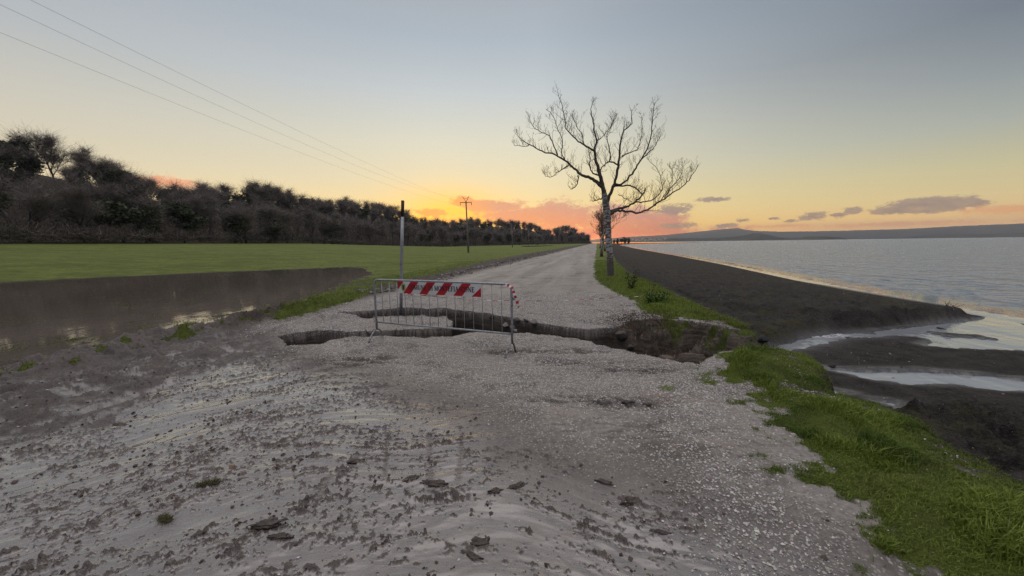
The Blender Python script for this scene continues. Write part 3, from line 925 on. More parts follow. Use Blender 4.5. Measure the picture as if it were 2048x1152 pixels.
# ------------------------------------------------------------------ ground meshes: one fan of fine cells, split by zone
def build_ground():
    cy0 = -1.6
    r = [0.9]
    while r[-1] < 700:
        d = r[-1] - 1.6 if r[-1] > 2.6 else 1.0
        d = max(d, 1.0)
        st = max(0.009, d * d / (CAM_H * 370) * 0.55)
        if d < 12:
            st = min(st, 0.030)
        st = min(st, d * 0.02, 6.0)
        r.append(r[-1] + st)
    r = np.array(r)
    na = 1500
    a = np.linspace(R(-80), R(80), na)
    RR, AA = np.meshgrid(r, a, indexing='ij')
    X, Y = (RR * np.sin(AA)).ravel(), (RR * np.cos(AA) + cy0).ravel()
    z, m1, m2, dh, dl, l, s = height(X, Y)
    # undercut the lips of the hole: lower points slide outward beneath the surface
    k = (dh > 0) & (dh < 0.35)
    idx = np.nonzero(k)[0]
    nr = len(r)
    DH = dh.reshape(nr, na)
    gi, gj = np.gradient(DH)
    # slope of the distance in world space
    e = 0.02
    gx = (sdf(X[idx] + e, Y[idx], P_HOLE) - sdf(X[idx] - e, Y[idx], P_HOLE)) / (2 * e)
    gy = (sdf(X[idx], Y[idx] + e, P_HOLE) - sdf(X[idx], Y[idx] - e, P_HOLE)) / (2 * e)
    dep = np.clip((-z[idx] - 0.10) / 0.6, 0, 1)
    amt = 0.22 * dep * ss(0.35, 0.05, dh[idx]) * (0.6 + 0.5 * pn(X[idx] * 1.5, Y[idx] * 1.5, 8))
    X2, Y2 = X.copy(), Y.copy()
    X2[idx] -= gx * amt
    Y2[idx] -= gy * amt
    V = np.stack([X2, Y2, z], -1)
    i = np.arange(nr - 1)[:, None] * na + np.arange(na - 1)[None, :]
    Fq = np.stack([i, i + 1, i + na + 1, i + na], -1).reshape(-1, 4)
    fl, fs, fd = l[Fq].mean(1), s[Fq].mean(1), dl[Fq].mean(1)
    grs = m1[:, 0][Fq].mean(1)
    zone = np.full(len(Fq), 0)
    zone[fd < -0.05] = 1
    zone[(fl < -8.55)] = 2
    lfq = np.interp(fs, FRONT_S, FRONT_L)
    zone[(fl < lfq)] = 3
    for q, nm in ((0, 'road'), (1, 'beach'), (2, 'meadow'), (3, 'hillside')):
        F = Fq[zone == q]
        u, inv = np.unique(F, return_inverse=True)
        o = mesh_np(nm, V[u], inv.reshape(-1, 4)[:, ::-1], M_GROUND, attrs={'zone1': m1[u], 'zone2': m2[u]})
        tag(o, kind='structure')
    # coarse sheet for everything outside the fan, a little below it
    n = 160
    gx_ = np.sinh(np.linspace(-6.2, 6.2, n)) * 3.2
    XX, YY = np.meshgrid(gx_, gx_, indexing='ij')
    x, y = XX.ravel(), YY.ravel()
    ll, sss = to_ls(x, y)
    rr = np.hypot(x, y - cy0)
    az = np.abs(np.degrees(np.arctan2(x, y - cy0)))
    zz, m1, m2, dh, dl, l, s = height(x, y)
    inside = (rr < 690) & (az < 79)
    zz = zz - np.where(inside, 4.0, 0.0) - np.where((rr < 60) & ~inside, 0.03, 0)
    shore = np.interp(s, SHORE_S, SHORE_L)
    zz = np.where(s > 690, -1.6, zz)
    zz = np.where(l > shore + 3, -3.0, zz)
    V = np.stack([x, y, zz], -1)
    i = np.arange(n - 1)[:, None] * n + np.arange(n - 1)[None, :]
    Fq = np.stack([i, i + n, i + n + 1, i + 1], -1).reshape(-1, 4)
    o = mesh_np('ground', V, Fq, M_GROUND, attrs={'zone1': m1, 'zone2': m2})
    tag(o, kind='structure')


build_ground()


# ------------------------------------------------------------------ water
def water_material(name, col, rough, wave):
    mt, g, b, out = material(name)
    geo = g.n('ShaderNodeNewGeometry')
    P = geo.outputs['Position']
    b.inputs['Base Color'].default_value = col + (1,)
    b.inputs['IOR'].default_value = 1.45
    b.inputs['Roughness'].default_value = rough
    wave(g, b, P)
    return mt


def lake_wave(g, b, P):
    # wind waves running along the shore, weaker where the swash is thin
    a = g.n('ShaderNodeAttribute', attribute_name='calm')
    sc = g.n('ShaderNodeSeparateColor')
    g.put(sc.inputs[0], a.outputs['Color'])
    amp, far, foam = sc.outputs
    v = g.mapping(P, rot=(0, 0, R(14)), scale=(0.34, 1.15, 1))
    n0 = g.noise(g.mapping(P, rot=(0, 0, R(10)), scale=(0.55, 0.20, 1)), 1.0, 4, 0.6, 0.3)
    n1 = g.noise(v, 0.75, 3, 0.5)
    n2 = g.noise(v, 2.6, 4, 0.6)
    n3 = g.noise(v, 9.0, 3, 0.6)
    h = g.m('ADD', g.m('ADD', g.m('MULTIPLY', n1, 0.95), g.m('MULTIPLY', n0, 2.4)), g.m('ADD', g.m('MULTIPLY', n2, 0.32), g.m('MULTIPLY', n3, 0.025)))
    h = g.m('MULTIPLY', h, g.mixf(amp, 0.03, 1.7))
    g.put(b.inputs['Normal'], bump(g, h, 1.0, 1.0))
    nn = g.noise(g.mapping(P, scale=(1, 1, 1)), 5.0, 5, 0.7)
    fo = g.m('MULTIPLY', foam, g.rng(nn, 0.42, 0.62))
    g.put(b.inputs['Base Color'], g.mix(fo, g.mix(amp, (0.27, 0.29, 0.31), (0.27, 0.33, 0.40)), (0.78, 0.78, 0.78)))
    g.put(b.inputs['Roughness'], g.mixf(fo, g.mixf(amp, 0.06, 0.26), 0.7))


def flood_wave(g, b, P):
    n1 = g.noise(g.mapping(P, scale=(1, 0.6, 1)), 1.6, 3, 0.5)
    g.put(b.inputs['Normal'], bump(g, n1, 0.25, 0.02))
    n2 = g.noise(P, 0.4, 3, 0.5)
    g.put(b.inputs['Base Color'], g.mix(n2, (0.115, 0.096, 0.078), (0.160, 0.135, 0.112)))


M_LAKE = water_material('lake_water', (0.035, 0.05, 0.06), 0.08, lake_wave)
M_FLOOD = water_material('muddy_water', (0.10, 0.075, 0.06), 0.04, flood_wave)


def build_water():
    # lake: fine polar fan near, coarse to the far shore
    cy0 = -1.6
    r = [5.0]
    while r[-1] < 14000:
        d = r[-1]
        r.append(d + max(0.05, min(d * d / (2.8 * 370) * 0.9, d * 0.06)))
    r = np.array(r)
    a = np.linspace(R(-2), R(125), 900)
    RR, AA = np.meshgrid(r, a, indexing='ij')
    X, Y = (RR * np.sin(AA)).ravel(), (RR * np.cos(AA) + cy0).ravel()
    l, s = to_ls(X, Y)
    shore = np.interp(s, SHORE_S, SHORE_L)
    off = l - shore
    ends = ss(12, 16, s) + ss(16, 22, l)
    amp = ss(0.5, 2.6, off) * np.clip(ends, 0, 1)
    d = np.hypot(X, Y)
    # wave crests roughly parallel to the photograph's bottom edge
    u = X * math.sin(R(12)) + Y * math.cos(R(12))
    ph = u * 3.3 + 1.6 * fbm(X * 0.12, Y * 0.25, 3, 200)
    w = np.sin(ph) * 0.5 + np.sin(u * 5.7 + 2.2 * pn(X * 0.3, Y * 0.5, 201)) * 0.25
    w = np.sign(w) * np.abs(w) ** 0.8
    z = LAKE_Z + amp * ss(120, 30, d) * (0.045 * w * (0.5 + 1.0 * np.clip(0.5 + pn(X * 0.15, Y * 0.3, 202), 0, 1)) + 0.05 * fbm(X * 0.6, Y * 1.4, 4, 203))
    # low breakers running up the sand
    br = np.exp(-((off - 1.7 - 0.4 * pn(s * 0.3, 0, 204)) / 0.30) ** 2) * ss(10, 18, s) * ss(-0.4, 0.4, pn(s * 0.22, 1.3, 205))
    br2 = np.exp(-((off - 3.6 - 0.7 * pn(s * 0.25, 4, 206)) / 0.35) ** 2) * ss(10, 18, s) * ss(-0.2, 0.5, pn(s * 0.18, 7.3, 207))
    z = z + ss(150, 60, d) * (0.07 * br + 0.09 * br2)
    cap = ss(0.62, 0.95, fbm(X * 0.35, Y * 0.9, 4, 208)) * ss(2, 9, off) * 0.35
    fx, fy = gp(1652, 668, -1.1)
    jet = np.exp(-(((X - fx) / 0.55) ** 2 + ((Y - fy) / 0.30) ** 2)) + 0.6 * np.exp(-(((X - fx + 0.7) / 0.9) ** 2 + ((Y - fy + 0.15) / 0.25) ** 2))
    foam = np.clip(1.2 * jet + 0.55 * br + 0.5 * br2 + cap * (d < 160), 0, 1)
    keep = (off > -12) & (l > 3.0)
    V = np.stack([X, Y, z], -1)
    na = len(a)
    i = np.arange(len(r) - 1)[:, None] * na + np.arange(na - 1)[None, :]
    Fq = np.stack([i, i + na, i + na + 1, i + 1], -1).reshape(-1, 4)
    Fq = Fq[keep[Fq].all(1)]
    un, inv = np.unique(Fq, return_inverse=True)
    att = np.stack([amp, ss(50, 400, d), foam, np.ones_like(d)], -1)
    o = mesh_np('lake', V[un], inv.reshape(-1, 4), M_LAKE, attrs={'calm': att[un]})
    tag(o, kind='structure')
    # flood on the field
    p = [to_xy(-8.1, -25), to_xy(-42, -25), to_xy(-42, 62), to_xy(-9.0, 62)]
    o = mesh_np('flood_water', [(a_, b_, FLOOD_Z) for a_, b_ in p], [(0, 3, 2, 1)], M_FLOOD)
    tag(o, kind='structure')
    pts = []
    for k in range(40):
        w_ = 2 * math.pi * k / 40
        rr = 1 + 0.12 * math.sin(3 * w_) + 0.05 * math.sin(7 * w_ + 1)
        pts.append(to_xy(-33 + 8.5 * rr * math.cos(w_), 205 + 24 * rr * math.sin(w_)) + (0.05,))
    me = bpy.data.meshes.new('pond')
    me.from_pydata(pts, [], [tuple(range(40))])
    me.materials.append(M_FLOOD)
    o = bpy.data.objects.new('pond', me)
    COL.objects.link(o)
    tag(o, kind='structure')


build_water()
# ------------------------------------------------------------------ far hills across the lake
def hill_material():
    mt, g, b, out = material('far_hill_woods')
    P = g.n('ShaderNodeNewGeometry').outputs['Position']
    n = g.noise(P, 0.004, 6, 0.7)
    n2 = g.noise(P, 0.02, 4, 0.7)
    c = g.mix(g.rng(n, 0.4, 0.6), (0.022, 0.024, 0.018), (0.055, 0.055, 0.035))
    c = g.mix(g.rng(n2, 0.55, 0.75), c, (0.07, 0.065, 0.045))
    g.put(b.inputs['Base Color'], c)
    b.inputs['Roughness'].default_value = 1.0
    b.inputs['Specular IOR Level'].default_value = 0.0
    return mt


def far_hills(name, prof, D, depth, nz, shore_drop=0.0, ends=None):
    az = np.array([px_dir(a, b)[0] for a, b in prof])
    te = np.array([math.tan(R(px_dir(a, b)[1])) for a, b in prof])
    na, nr = 420, 14
    A = np.linspace(az[0], az[-1], na)
    T = np.interp(A, az, te)
    V = []
    for j in range(nr):
        f = j / (nr - 1)
        rr = D + depth * f
        up = math.sin(min(1.0, f / 0.7) * math.pi / 2) if f < 0.7 else math.cos((f - 0.7) / 0.3 * math.pi / 2)
        ht = (T * (D + 0.7 * depth) + CAM_H + 1.1) * up
        x, y = rr * np.sin(np.radians(A)), rr * np.cos(np.radians(A))
        ht = ht * (1 + (nz * fbm(x / 700, y / 700, 3, 300) * (0 if j in (0,) else 1)) * (0.3 + 0.7 * (1 - abs(up)))) + 3.0 * fbm(x / 60, y / 60, 3, 305) * up
        V.append(np.stack([x, y, -1.6 + ht], -1))
    V = np.concatenate(V)
    i = np.arange(nr - 1)[:, None] * na + np.arange(na - 1)[None, :]
    Fq = np.stack([i, i + na, i + na + 1, i + 1], -1).reshape(-1, 4)
    o = mesh_np(name, V, Fq[:, ::-1], M_HILL)
    return tag(o, kind='structure')


M_HILL = hill_material()
far_hills('far_hills', [(1150, 484), (1200, 478), (1250, 474), (1330, 470), (1385, 464.5), (1430, 460), (1460, 457.5), (1476, 456.5), (1492, 460), (1510, 462), (1560, 463.5),
                        (1640, 462.5), (1700, 461), (1800, 458.5), (1900, 453), (2048, 447), (2300, 436), (2700, 420), (3400, 415)], 6200, 2600, 0.05)
far_hills('headland_hills', [(1215, 486), (1240, 479), (1290, 476), (1330, 477), (1400, 476.5), (1450, 475), (1490, 470.5), (1505, 467), (1520, 466), (1535, 469), (1556, 474),
                             (1580, 476.5), (1600, 475.5), (1614, 473), (1640, 473), (1675, 474), (1695, 476.6)], 3600, 900, 0.0)
far_hills('shore_hills', [(1660, 477.8), (1720, 476), (1800, 473), (1850, 471), (1900, 468), (1980, 468), (2048, 466), (2300, 460), (2700, 445)], 5200, 600, 0.1)

# ------------------------------------------------------------------ vegetation helpers
def attr_mat(name, rough=0.8, spec=0.2, translucent=0.0):
    """colour from the per-vertex 'tint' of the plant itself (leaf by leaf variation)"""
    mt, g, b, out = material(name)
    a = g.n('ShaderNodeAttribute', attribute_name='tint')
    g.put(b.inputs['Base Color'], a.outputs['Color'])
    b.inputs['Roughness'].default_value = rough
    b.inputs['Specular IOR Level'].default_value = spec
    if translucent:
        tr = g.n('ShaderNodeBsdfTranslucent')
        g.put(tr.inputs[0], a.outputs['Color'])
        mx = g.n('ShaderNodeMixShader')
        mx.inputs[0].default_value = translucent
        g.t.links.new(b.outputs[0], mx.inputs[1])
        g.t.links.new(tr.outputs[0], mx.inputs[2])
        g.t.links.new(mx.outputs[0], out.inputs[0])
    return mt


M_BLADE = attr_mat('grass_blades', 0.65, 0.25, 0.22)
M_TWIG = attr_mat('twigs_and_leaves', 0.85, 0.15)
rng = np.random.RandomState(11)


def grass_mesh(name, X, Y, Z, Hh, Wd, col, lean=0.5, bias=(0, 0), seed=1, parent=None):
    r = np.random.RandomState(seed)
    n = len(X)
    a = r.rand(n) * 2 * math.pi
    dx, dy = np.cos(a), np.sin(a)
    b = r.rand(n) * 2 * math.pi
    ln = lean * (0.4 + r.rand(n)) * Hh
    tx, ty = np.cos(b) * ln + bias[0] * Hh, np.sin(b) * ln + bias[1] * Hh
    base = np.stack([X, Y, Z - 0.01], -1)
    side = np.stack([dx * Wd / 2, dy * Wd / 2, np.zeros(n)], -1)
    mid = base + np.stack([tx * 0.3, ty * 0.3, Hh * 0.6], -1)
    tip = base + np.stack([tx, ty, Hh * (1 - 0.25 * lean * r.rand(n))], -1)
    V = np.stack([base - side, base + side, mid + side * 0.8, mid - side * 0.8, tip], 1).reshape(-1, 3)
    i = np.arange(n)[:, None] * 5
    F = np.concatenate([i + np.array([[0, 1, 2]]), i + np.array([[0, 2, 3]]), i + np.array([[3, 2, 4]])], 1).reshape(-1, 3)
    c = np.repeat(np.concatenate([col, np.ones((n, 1))], 1), 5, axis=0)
    return mesh_np(name, V, F, M_BLADE, parent, smooth=False, attrs={'tint': c})


def ribbons(name, P0, P1, w, col, mat, parent=None, mid=None):
    """thin two-sided slivers P0->P1 with width w tapering to a point"""
    n = len(P0)
    d = P1 - P0
    up = rng.randn(n, 3)
    s_ = np.cross(d, up)
    s_ /= np.linalg.norm(s_, axis=1)[:, None] + 1e-9
    s_ = s_ * (w[:, None] / 2)
    V = np.stack([P0 - s_, P0 + s_, P1 + s_ * 0.35, P1 - s_ * 0.35], 1).reshape(-1, 3)
    F = np.arange(n)[:, None] * 4 + np.arange(4)[None, :]
    c = np.repeat(np.concatenate([col, np.ones((n, 1))], 1), 4, axis=0)
    return V, F, c


def leaf_quads(C, size, col, flat=0.0):
    n = len(C)
    a = rng.randn(n, 3)
    a /= np.linalg.norm(a, axis=1)[:, None]
    b = np.cross(a, rng.randn(n, 3))
    b /= np.linalg.norm(b, axis=1)[:, None]
    a, b = a * size[:, None] / 2, b * size[:, None] * 0.35
    V = np.stack([C - a, C + b, C + a, C - b], 1).reshape(-1, 3)
    F = np.arange(n)[:, None] * 4 + np.arange(4)[None, :]
    c = np.repeat(np.concatenate([col, np.ones((n, 1))], 1), 4, axis=0)
    return V, F, c


def join_parts(parts):
    V, F, Cc, n = [], [], [], 0
    for v, f, c in parts:
        V.append(v)
        F.append(f + n)
        Cc.append(c)
        n += len(v)
    return np.concatenate(V), np.concatenate(F), np.concatenate(Cc)


def grow(seed, H, spread, levels=4, trunk_r=0.2, first=0.25, nb=(7, 5, 4, 3), up=0.35, bend=0.25, lenf=0.62):
    """branching skeleton: list of segments (p0, p1, r0, r1, level)"""
    r = random.Random(seed)
    segs = []

    def branch(p, d, L, rad, lv):
        k = 6 if lv < 2 else (4 if lv == 2 else 2)
        q, dd = Vector(p), Vector(d).normalized()
        pts = []
        for i in range(k):
            dd = (dd + Vector((r.uniform(-1, 1), r.uniform(-1, 1), r.uniform(-0.6, 1.0))) * bend * (0.5 if lv == 0 else 1) + Vector((0, 0, up * 0.25))).normalized()
            q2 = q + dd * (L / k)
            r0 = rad * (1 - 0.75 * i / k)
            r1 = rad * (1 - 0.75 * (i + 1) / k)
            segs.append((q.copy(), q2.copy(), r0, r1, lv))
            pts.append((q2.copy(), dd.copy(), r1, (i + 1) / k))
            q = q2
        if lv >= levels:
            return
        for j in range(nb[min(lv, len(nb) - 1)]):
            f = r.uniform(first if lv == 0 else 0.2, 1.0)
            i = min(int(f * k), k - 1)
            pq, pd, pr, _ = pts[i]
            ax = Vector((r.uniform(-1, 1), r.uniform(-1, 1), r.uniform(-0.3, 0.5)))
            side = (ax - pd * ax.dot(pd)).normalized()
            nd = (pd * 0.55 + side * spread + Vector((0, 0, up))).normalized()
            branch(pq, nd, L * lenf * r.uniform(0.7, 1.15) * (1.1 - 0.4 * f), pr * 0.62, lv + 1)
    branch((0, 0, 0), (r.uniform(-0.06, 0.06), r.uniform(-0.06, 0.06), 1), H * 0.62, trunk_r, 0)
    return segs


def skeleton_mesh(segs, minr=0.0, col=(0.05, 0.04, 0.033), n=4, jitter=0.25):
    V, F, C_ = [], [], []
    k = 0
    for (a, b, r0, r1, lv) in segs:
        d = (b - a)
        if d.length < 1e-6:
            continue
        d.normalize()
        u = d.orthogonal().normalized()
        w = d.cross(u)
        m_ = n if lv < 2 else 3
        r0, r1 = max(r0, minr), max(r1, minr)
        for q, rr in ((a, r0), (b, r1)):
            for j in range(m_):
                t = 2 * math.pi * j / m_
                V.append(q + (u * math.cos(t) + w * math.sin(t)) * rr)
        for j in range(m_):
            j2 = (j + 1) % m_
            F.append((k + j, k + j2, k + m_ + j2, k + m_ + j))
        cc = [c * (1 + random.uniform(-jitter, jitter)) for c in col] + [1]
        C_.extend([cc] * (2 * m_))
        k += 2 * m_
    return np.array([tuple(v) for v in V]), np.array(F), np.array(C_)


def wood_bare(seed, H, col, twig=(0.215, 0.188, 0.172), ntw=2600, ivy=0.0, crown=0.5):
    """winter tree of the wood: trunk, limbs, and a haze of fine twigs"""
    random.seed(seed)
    segs = grow(seed, H, 0.62, levels=3, trunk_r=H * 0.016, nb=(10, 5, 3), up=0.42, first=0.10, lenf=0.60)
    v1 = skeleton_mesh([q_ for q_ in segs if q_[4] < 3], 0.02, col)
    r0_ = random.Random(seed)
    ends = [s_ for s_ in segs if s_[4] >= 1 and (s_[4] > 1 or r0_.random() < 0.5)]
    r = np.random.RandomState(seed)
    ii = r.randint(0, len(ends), ntw)
    P0 = np.array([tuple(ends[i][0].lerp(ends[i][1], r.rand())) for i in ii])
    D = r.randn(ntw, 3) * 0.8
    D[:, 2] = np.abs(D[:, 2]) * 0.7 + 0.45
    D /= np.linalg.norm(D, axis=1)[:, None]
    L = (0.35 + r.rand(ntw) ** 1.5 * 1.5) * H * 0.115
    P1 = P0 + D * L[:, None]
    tw = np.array(twig)[None, :] * (0.6 + 0.8 * r.rand(ntw, 1))
    v2 = ribbons('', P0, P1, np.full(ntw, 0.030) * (0.7 + 0.8 * r.rand(ntw)), tw, None)
    # second order of twigs
    P2 = P0 + D * (L * r.rand(ntw))[:, None]
    D2 = D + r.randn(ntw, 3) * 0.7
    P3 = P2 + D2 * (L * 0.55)[:, None]
    v3 = ribbons('', P2, P3, np.full(ntw, 0.020), tw, None)
    parts = [v1, v2, v3]
    if ivy > 0:
        n = int(4200 * ivy)
        c_ = [s_ for s_ in segs if s_[4] <= 1]
        ii = r.randint(0, len(c_), n)
        Cn = np.array([tuple(c_[i][0].lerp(c_[i][1], r.rand())) for i in ii]) + r.randn(n, 3) * H * 0.05
        g_ = np.array((0.075, 0.084, 0.052))[None, :] * (0.5 + 1.1 * r.rand(n, 1))
        parts.append(leaf_quads(Cn, 0.30 + 0.30 * r.rand(n), g_))
    return join_parts(parts)


def evergreen(seed, H, col=(0.068, 0.080, 0.048), n=5500):
    random.seed(seed)
    segs = grow(seed, H, 0.8, levels=1, trunk_r=H * 0.02, nb=(12, 5), up=0.30, first=0.3)
    v1 = skeleton_mesh(segs, 0.02)
    r = np.random.RandomState(seed)
    lo = [s_ for s_ in segs if s_[4] == 1]
    cen = np.array([tuple(lo[i][1]) for i in r.randint(0, len(lo), 34)])
    ii = r.randint(0, len(cen), n)
    off = r.randn(n, 3)
    off *= (r.rand(n, 1) ** 0.8) / (np.linalg.norm(off, axis=1)[:, None]) * H * (0.09 + 0.09 * r.rand(34, 1)[ii])
    Cn = cen[ii] + off * np.array([1, 1, 0.8])
    c_ = np.array(col)[None, :] * (0.5 + 1.2 * r.rand(n, 1))
    return join_parts([v1, leaf_quads(Cn, 0.30 + 0.3 * r.rand(n), c_)])


def bush(seed, H, col, n=1500, tw=1200):
    r = np.random.RandomState(seed)
    a = r.rand(tw) * 2 * math.pi
    rad = r.rand(tw) * H * 0.5
    P0 = np.stack([np.cos(a) * rad, np.sin(a) * rad, r.rand(tw) * H * 0.4], -1)
    D = r.randn(tw, 3)
    D[:, 2] = np.abs(D[:, 2]) + 0.4
    P1 = P0 + D / np.linalg.norm(D, axis=1)[:, None] * H * 0.45
    v = ribbons('', P0, P1, np.full(tw, 0.045), np.array(col)[None, :] * (0.6 + 0.8 * r.rand(tw, 1)), None)
    C_ = np.stack([np.cos(a) * rad, np.sin(a) * rad, r.rand(tw) * H * 0.75], -1)[: n]
    v2 = leaf_quads(C_, 0.22 + 0.2 * r.rand(len(C_)), np.array((0.028, 0.034, 0.018))[None, :] * (0.5 + r.rand(len(C_), 1)))
    return join_parts([v, v2])


# ------------------------------------------------------------------ the wood on the hill
def add_vfc(name, vfc, mat, parent=None):
    v, f, c = vfc
    return mesh_np(name, v, f, mat, parent, smooth=False, attrs={'tint': c})


def build_wood():
    protos = []
    for k in range(4):
        protos.append(('bare', add_vfc('bare_tree', wood_bare(40 + k, 10.5, (0.060, 0.050, 0.043), ntw=2700), M_TWIG)))
    for k in range(3):
        protos.append(('ivy', add_vfc('ivy_tree', wood_bare(60 + k, 10.0, (0.05, 0.04, 0.033), ntw=2300, ivy=0.30 + 0.22 * k), M_TWIG)))
    for k in range(3):
        protos.append(('green', add_vfc('evergreen_tree', evergreen(80 + k, 9.0), M_TWIG)))
    texts = {'bare': ('leafless grey-brown tree in the dense wood on the hillside', 'tree', 'leafless trees of the hillside wood'),
             'ivy': ('leafless tree wrapped in dark ivy in the hillside wood', 'tree', 'ivy-covered trees of the hillside wood'),
             'green': ('dark evergreen tree with rounded crown in the hillside wood', 'tree', 'evergreen trees of the hillside wood')}
    used = set()
    r = random.Random(5)
    spots = []
    for f, step, jit in ((0.03, 7.6, 3), (0.42, 8.8, 3), (0.86, 5.4, 1.5), (1.10, 5.4, 1.5)):
        s_ = -34.0 + f * 4
        while s_ < 560:
            ss_ = s_ + r.uniform(-jit, jit)
            lf = np.interp(ss_, FRONT_S, FRONT_L)
            rl = np.interp(ss_, RIDGE_S, RIDGE_L)
            ll = lf + (rl - lf) * f + r.uniform(-2, 2) - 1.5
            x, y = to_xy(ll, ss_)
            if y > 14 and x / y > -1.62:
                if f < 0.8 or r.random() < 0.95:
                    spots.append((x, y, 0 if f < 0.1 else 3, math.hypot(x, y)))
            s_ += step * (1.0 if s_ < 150 else (1.3 if s_ < 300 else 1.9))
    spots.sort(key=lambda t: t[3])
    xs = np.array([t[0] for t in spots])
    ys = np.array([t[1] for t in spots])
    zs = height(xs, ys, masks=False)
    for i, (x, y, row, d) in enumerate(spots[:298]):
        w = r.random()
        kind = 'bare' if w < 0.62 else ('ivy' if w < 0.88 else 'green')
        if 120 < d < 200 and row >= 3 and kind == 'bare' and r.random() < 0.40:
            kind = 'ivy'
        c = [p for k_, p in protos if k_ == kind]
        p = c[r.randrange(len(c))]
        if p.name in used:
            o = p.copy()
            COL.objects.link(o)
        else:
            o = p
            used.add(p.name)
        o.location = (x, y, zs[i] - 0.2)
        o.rotation_euler = (r.uniform(-0.04, 0.04), r.uniform(-0.04, 0.04), r.uniform(0, 6.28))
        sc = r.uniform(0.98, 1.24) * (0.92 if row == 0 else 1.0) * (1.0 if d < 250 else 1.1)
        wd = sc * (1.45 if kind != 'green' else 1.2)
        o.scale = (wd * r.uniform(0.9, 1.15), wd * r.uniform(0.9, 1.15), sc)
        t = texts[kind]
        tag(o, t[0], t[1], t[2])
    # bramble and scrub filling the foot of the wood and the slope between the trunks
    rr = np.random.RandomState(9)
    n = 12000
    S_ = -35 + 600 * rr.rand(n) ** 1.35
    f = np.where(rr.rand(n) < 0.4, rr.rand(n) * 0.10 - 0.02, rr.rand(n) * 1.1)
    lf, rl = np.interp(S_, FRONT_S, FRONT_L), np.interp(S_, RIDGE_S, RIDGE_L)
    L_ = lf + (rl - lf) * f
    X, Y = to_xy(L_, S_)
    Z = height(X, Y, masks=False)
    k = 11
    big = np.where(f < 0.1, 1.0, 1.7) * (0.5 + rr.rand(n))
    C_ = np.repeat(np.stack([X, Y, Z], -1), k, axis=0) + rr.randn(n * k, 3) * np.repeat(np.stack([big, big, big * 0.45], -1), k, axis=0) + np.array([0, 0, 1.3])
    C_[:, 2] = np.maximum(C_[:, 2], np.repeat(Z, k) + 0.1)
    D = rr.randn(n * k, 3)
    D[:, 2] = np.abs(D[:, 2])
    pal = np.array([(0.140, 0.118, 0.105), (0.110, 0.096, 0.086), (0.065, 0.072, 0.045), (0.165, 0.140, 0.120), (0.130, 0.112, 0.102)])
    pc = np.repeat(pal[rr.randint(0, 5, n)], k, axis=0) * (0.6 + 0.8 * rr.rand(n * k, 1))
    v = ribbons('', C_, C_ + D * 0.95, np.full(n * k, 0.085), pc, None)
    o = add_vfc('undergrowth', v, M_TWIG)
    tag(o, 'brown brambles and scrub filling the foot of the wooded hill', 'undergrowth', kind='stuff')
    # clump of small trees where the shore bends, far down the beach
    for j, (px, d, h) in enumerate([(1213, 330, 6), (1228, 380, 5.0), (1236, 400, 6.0), (1243, 410, 7.5), (1250, 420, 8.5), (1256, 430, 7.0), (1222, 360, 5.0)]):
        src = [p for k_, p in protos if k_ == ('green' if j % 3 == 0 else 'ivy')][j % 3]
        o = src.copy()
        COL.objects.link(o)
        o.name = 'shore_tree'
        P = dp(px, 484, d)
        o.location = (P.x, P.y, float(height(np.array([P.x]), np.array([P.y]), masks=False)[0]))
        sc = h / 10.0
        o.scale = (sc * 1.3, sc * 1.3, sc)
        o.rotation_euler = (0, 0, j * 1.3)
        tag(o, 'small dark tree in the clump where the beach bends away', 'tree', 'trees at the far bend of the beach')


build_wood()


# ------------------------------------------------------------------ bark
def bark_material():
    mt, g, b, out = material('patchy_bark')
    tc = g.n('ShaderNodeTexCoord').outputs['Object']
    sx = g.n('ShaderNodeSeparateXYZ')
    g.put(sx.inputs[0], tc)
    z = sx.outputs[2]
    n1 = g.noise(g.mapping(tc, scale=(1.0, 1.0, 2.6)), 4.5, 5, 0.65)
    n2 = g.noise(g.mapping(tc, scale=(1, 1, 0.4)), 26.0, 4, 0.6)
    dark = g.mix(n2, (0.060, 0.050, 0.042), (0.150, 0.130, 0.115))
    pale = g.mix(n2, (0.32, 0.32, 0.30), (0.52, 0.52, 0.49))
    amt = g.m('MULTIPLY', g.rng(z, 0.65, 1.15), g.rng(z, 4.6, 3.0, 0.35, 1.0))
    f = g.m('MULTIPLY', g.rng(n1, 0.46, 0.53), g.mixf(amt, 0.06, 1.0))
    c = g.mix(f, dark, pale)
    g.put(b.inputs['Base Color'], c)
    b.inputs['Roughness'].default_value = 0.9
    g.put(b.inputs['Normal'], bump(g, g.m('ADD', n2, n1), 0.8, 0.03))
    return mt


M_BARK = bark_material()
M_LIMB = simple_mat('limb_bark', (0.070, 0.058, 0.050), 0.9, col2=(0.105, 0.090, 0.075), scale=6, bmp=0.5, bscale=30)


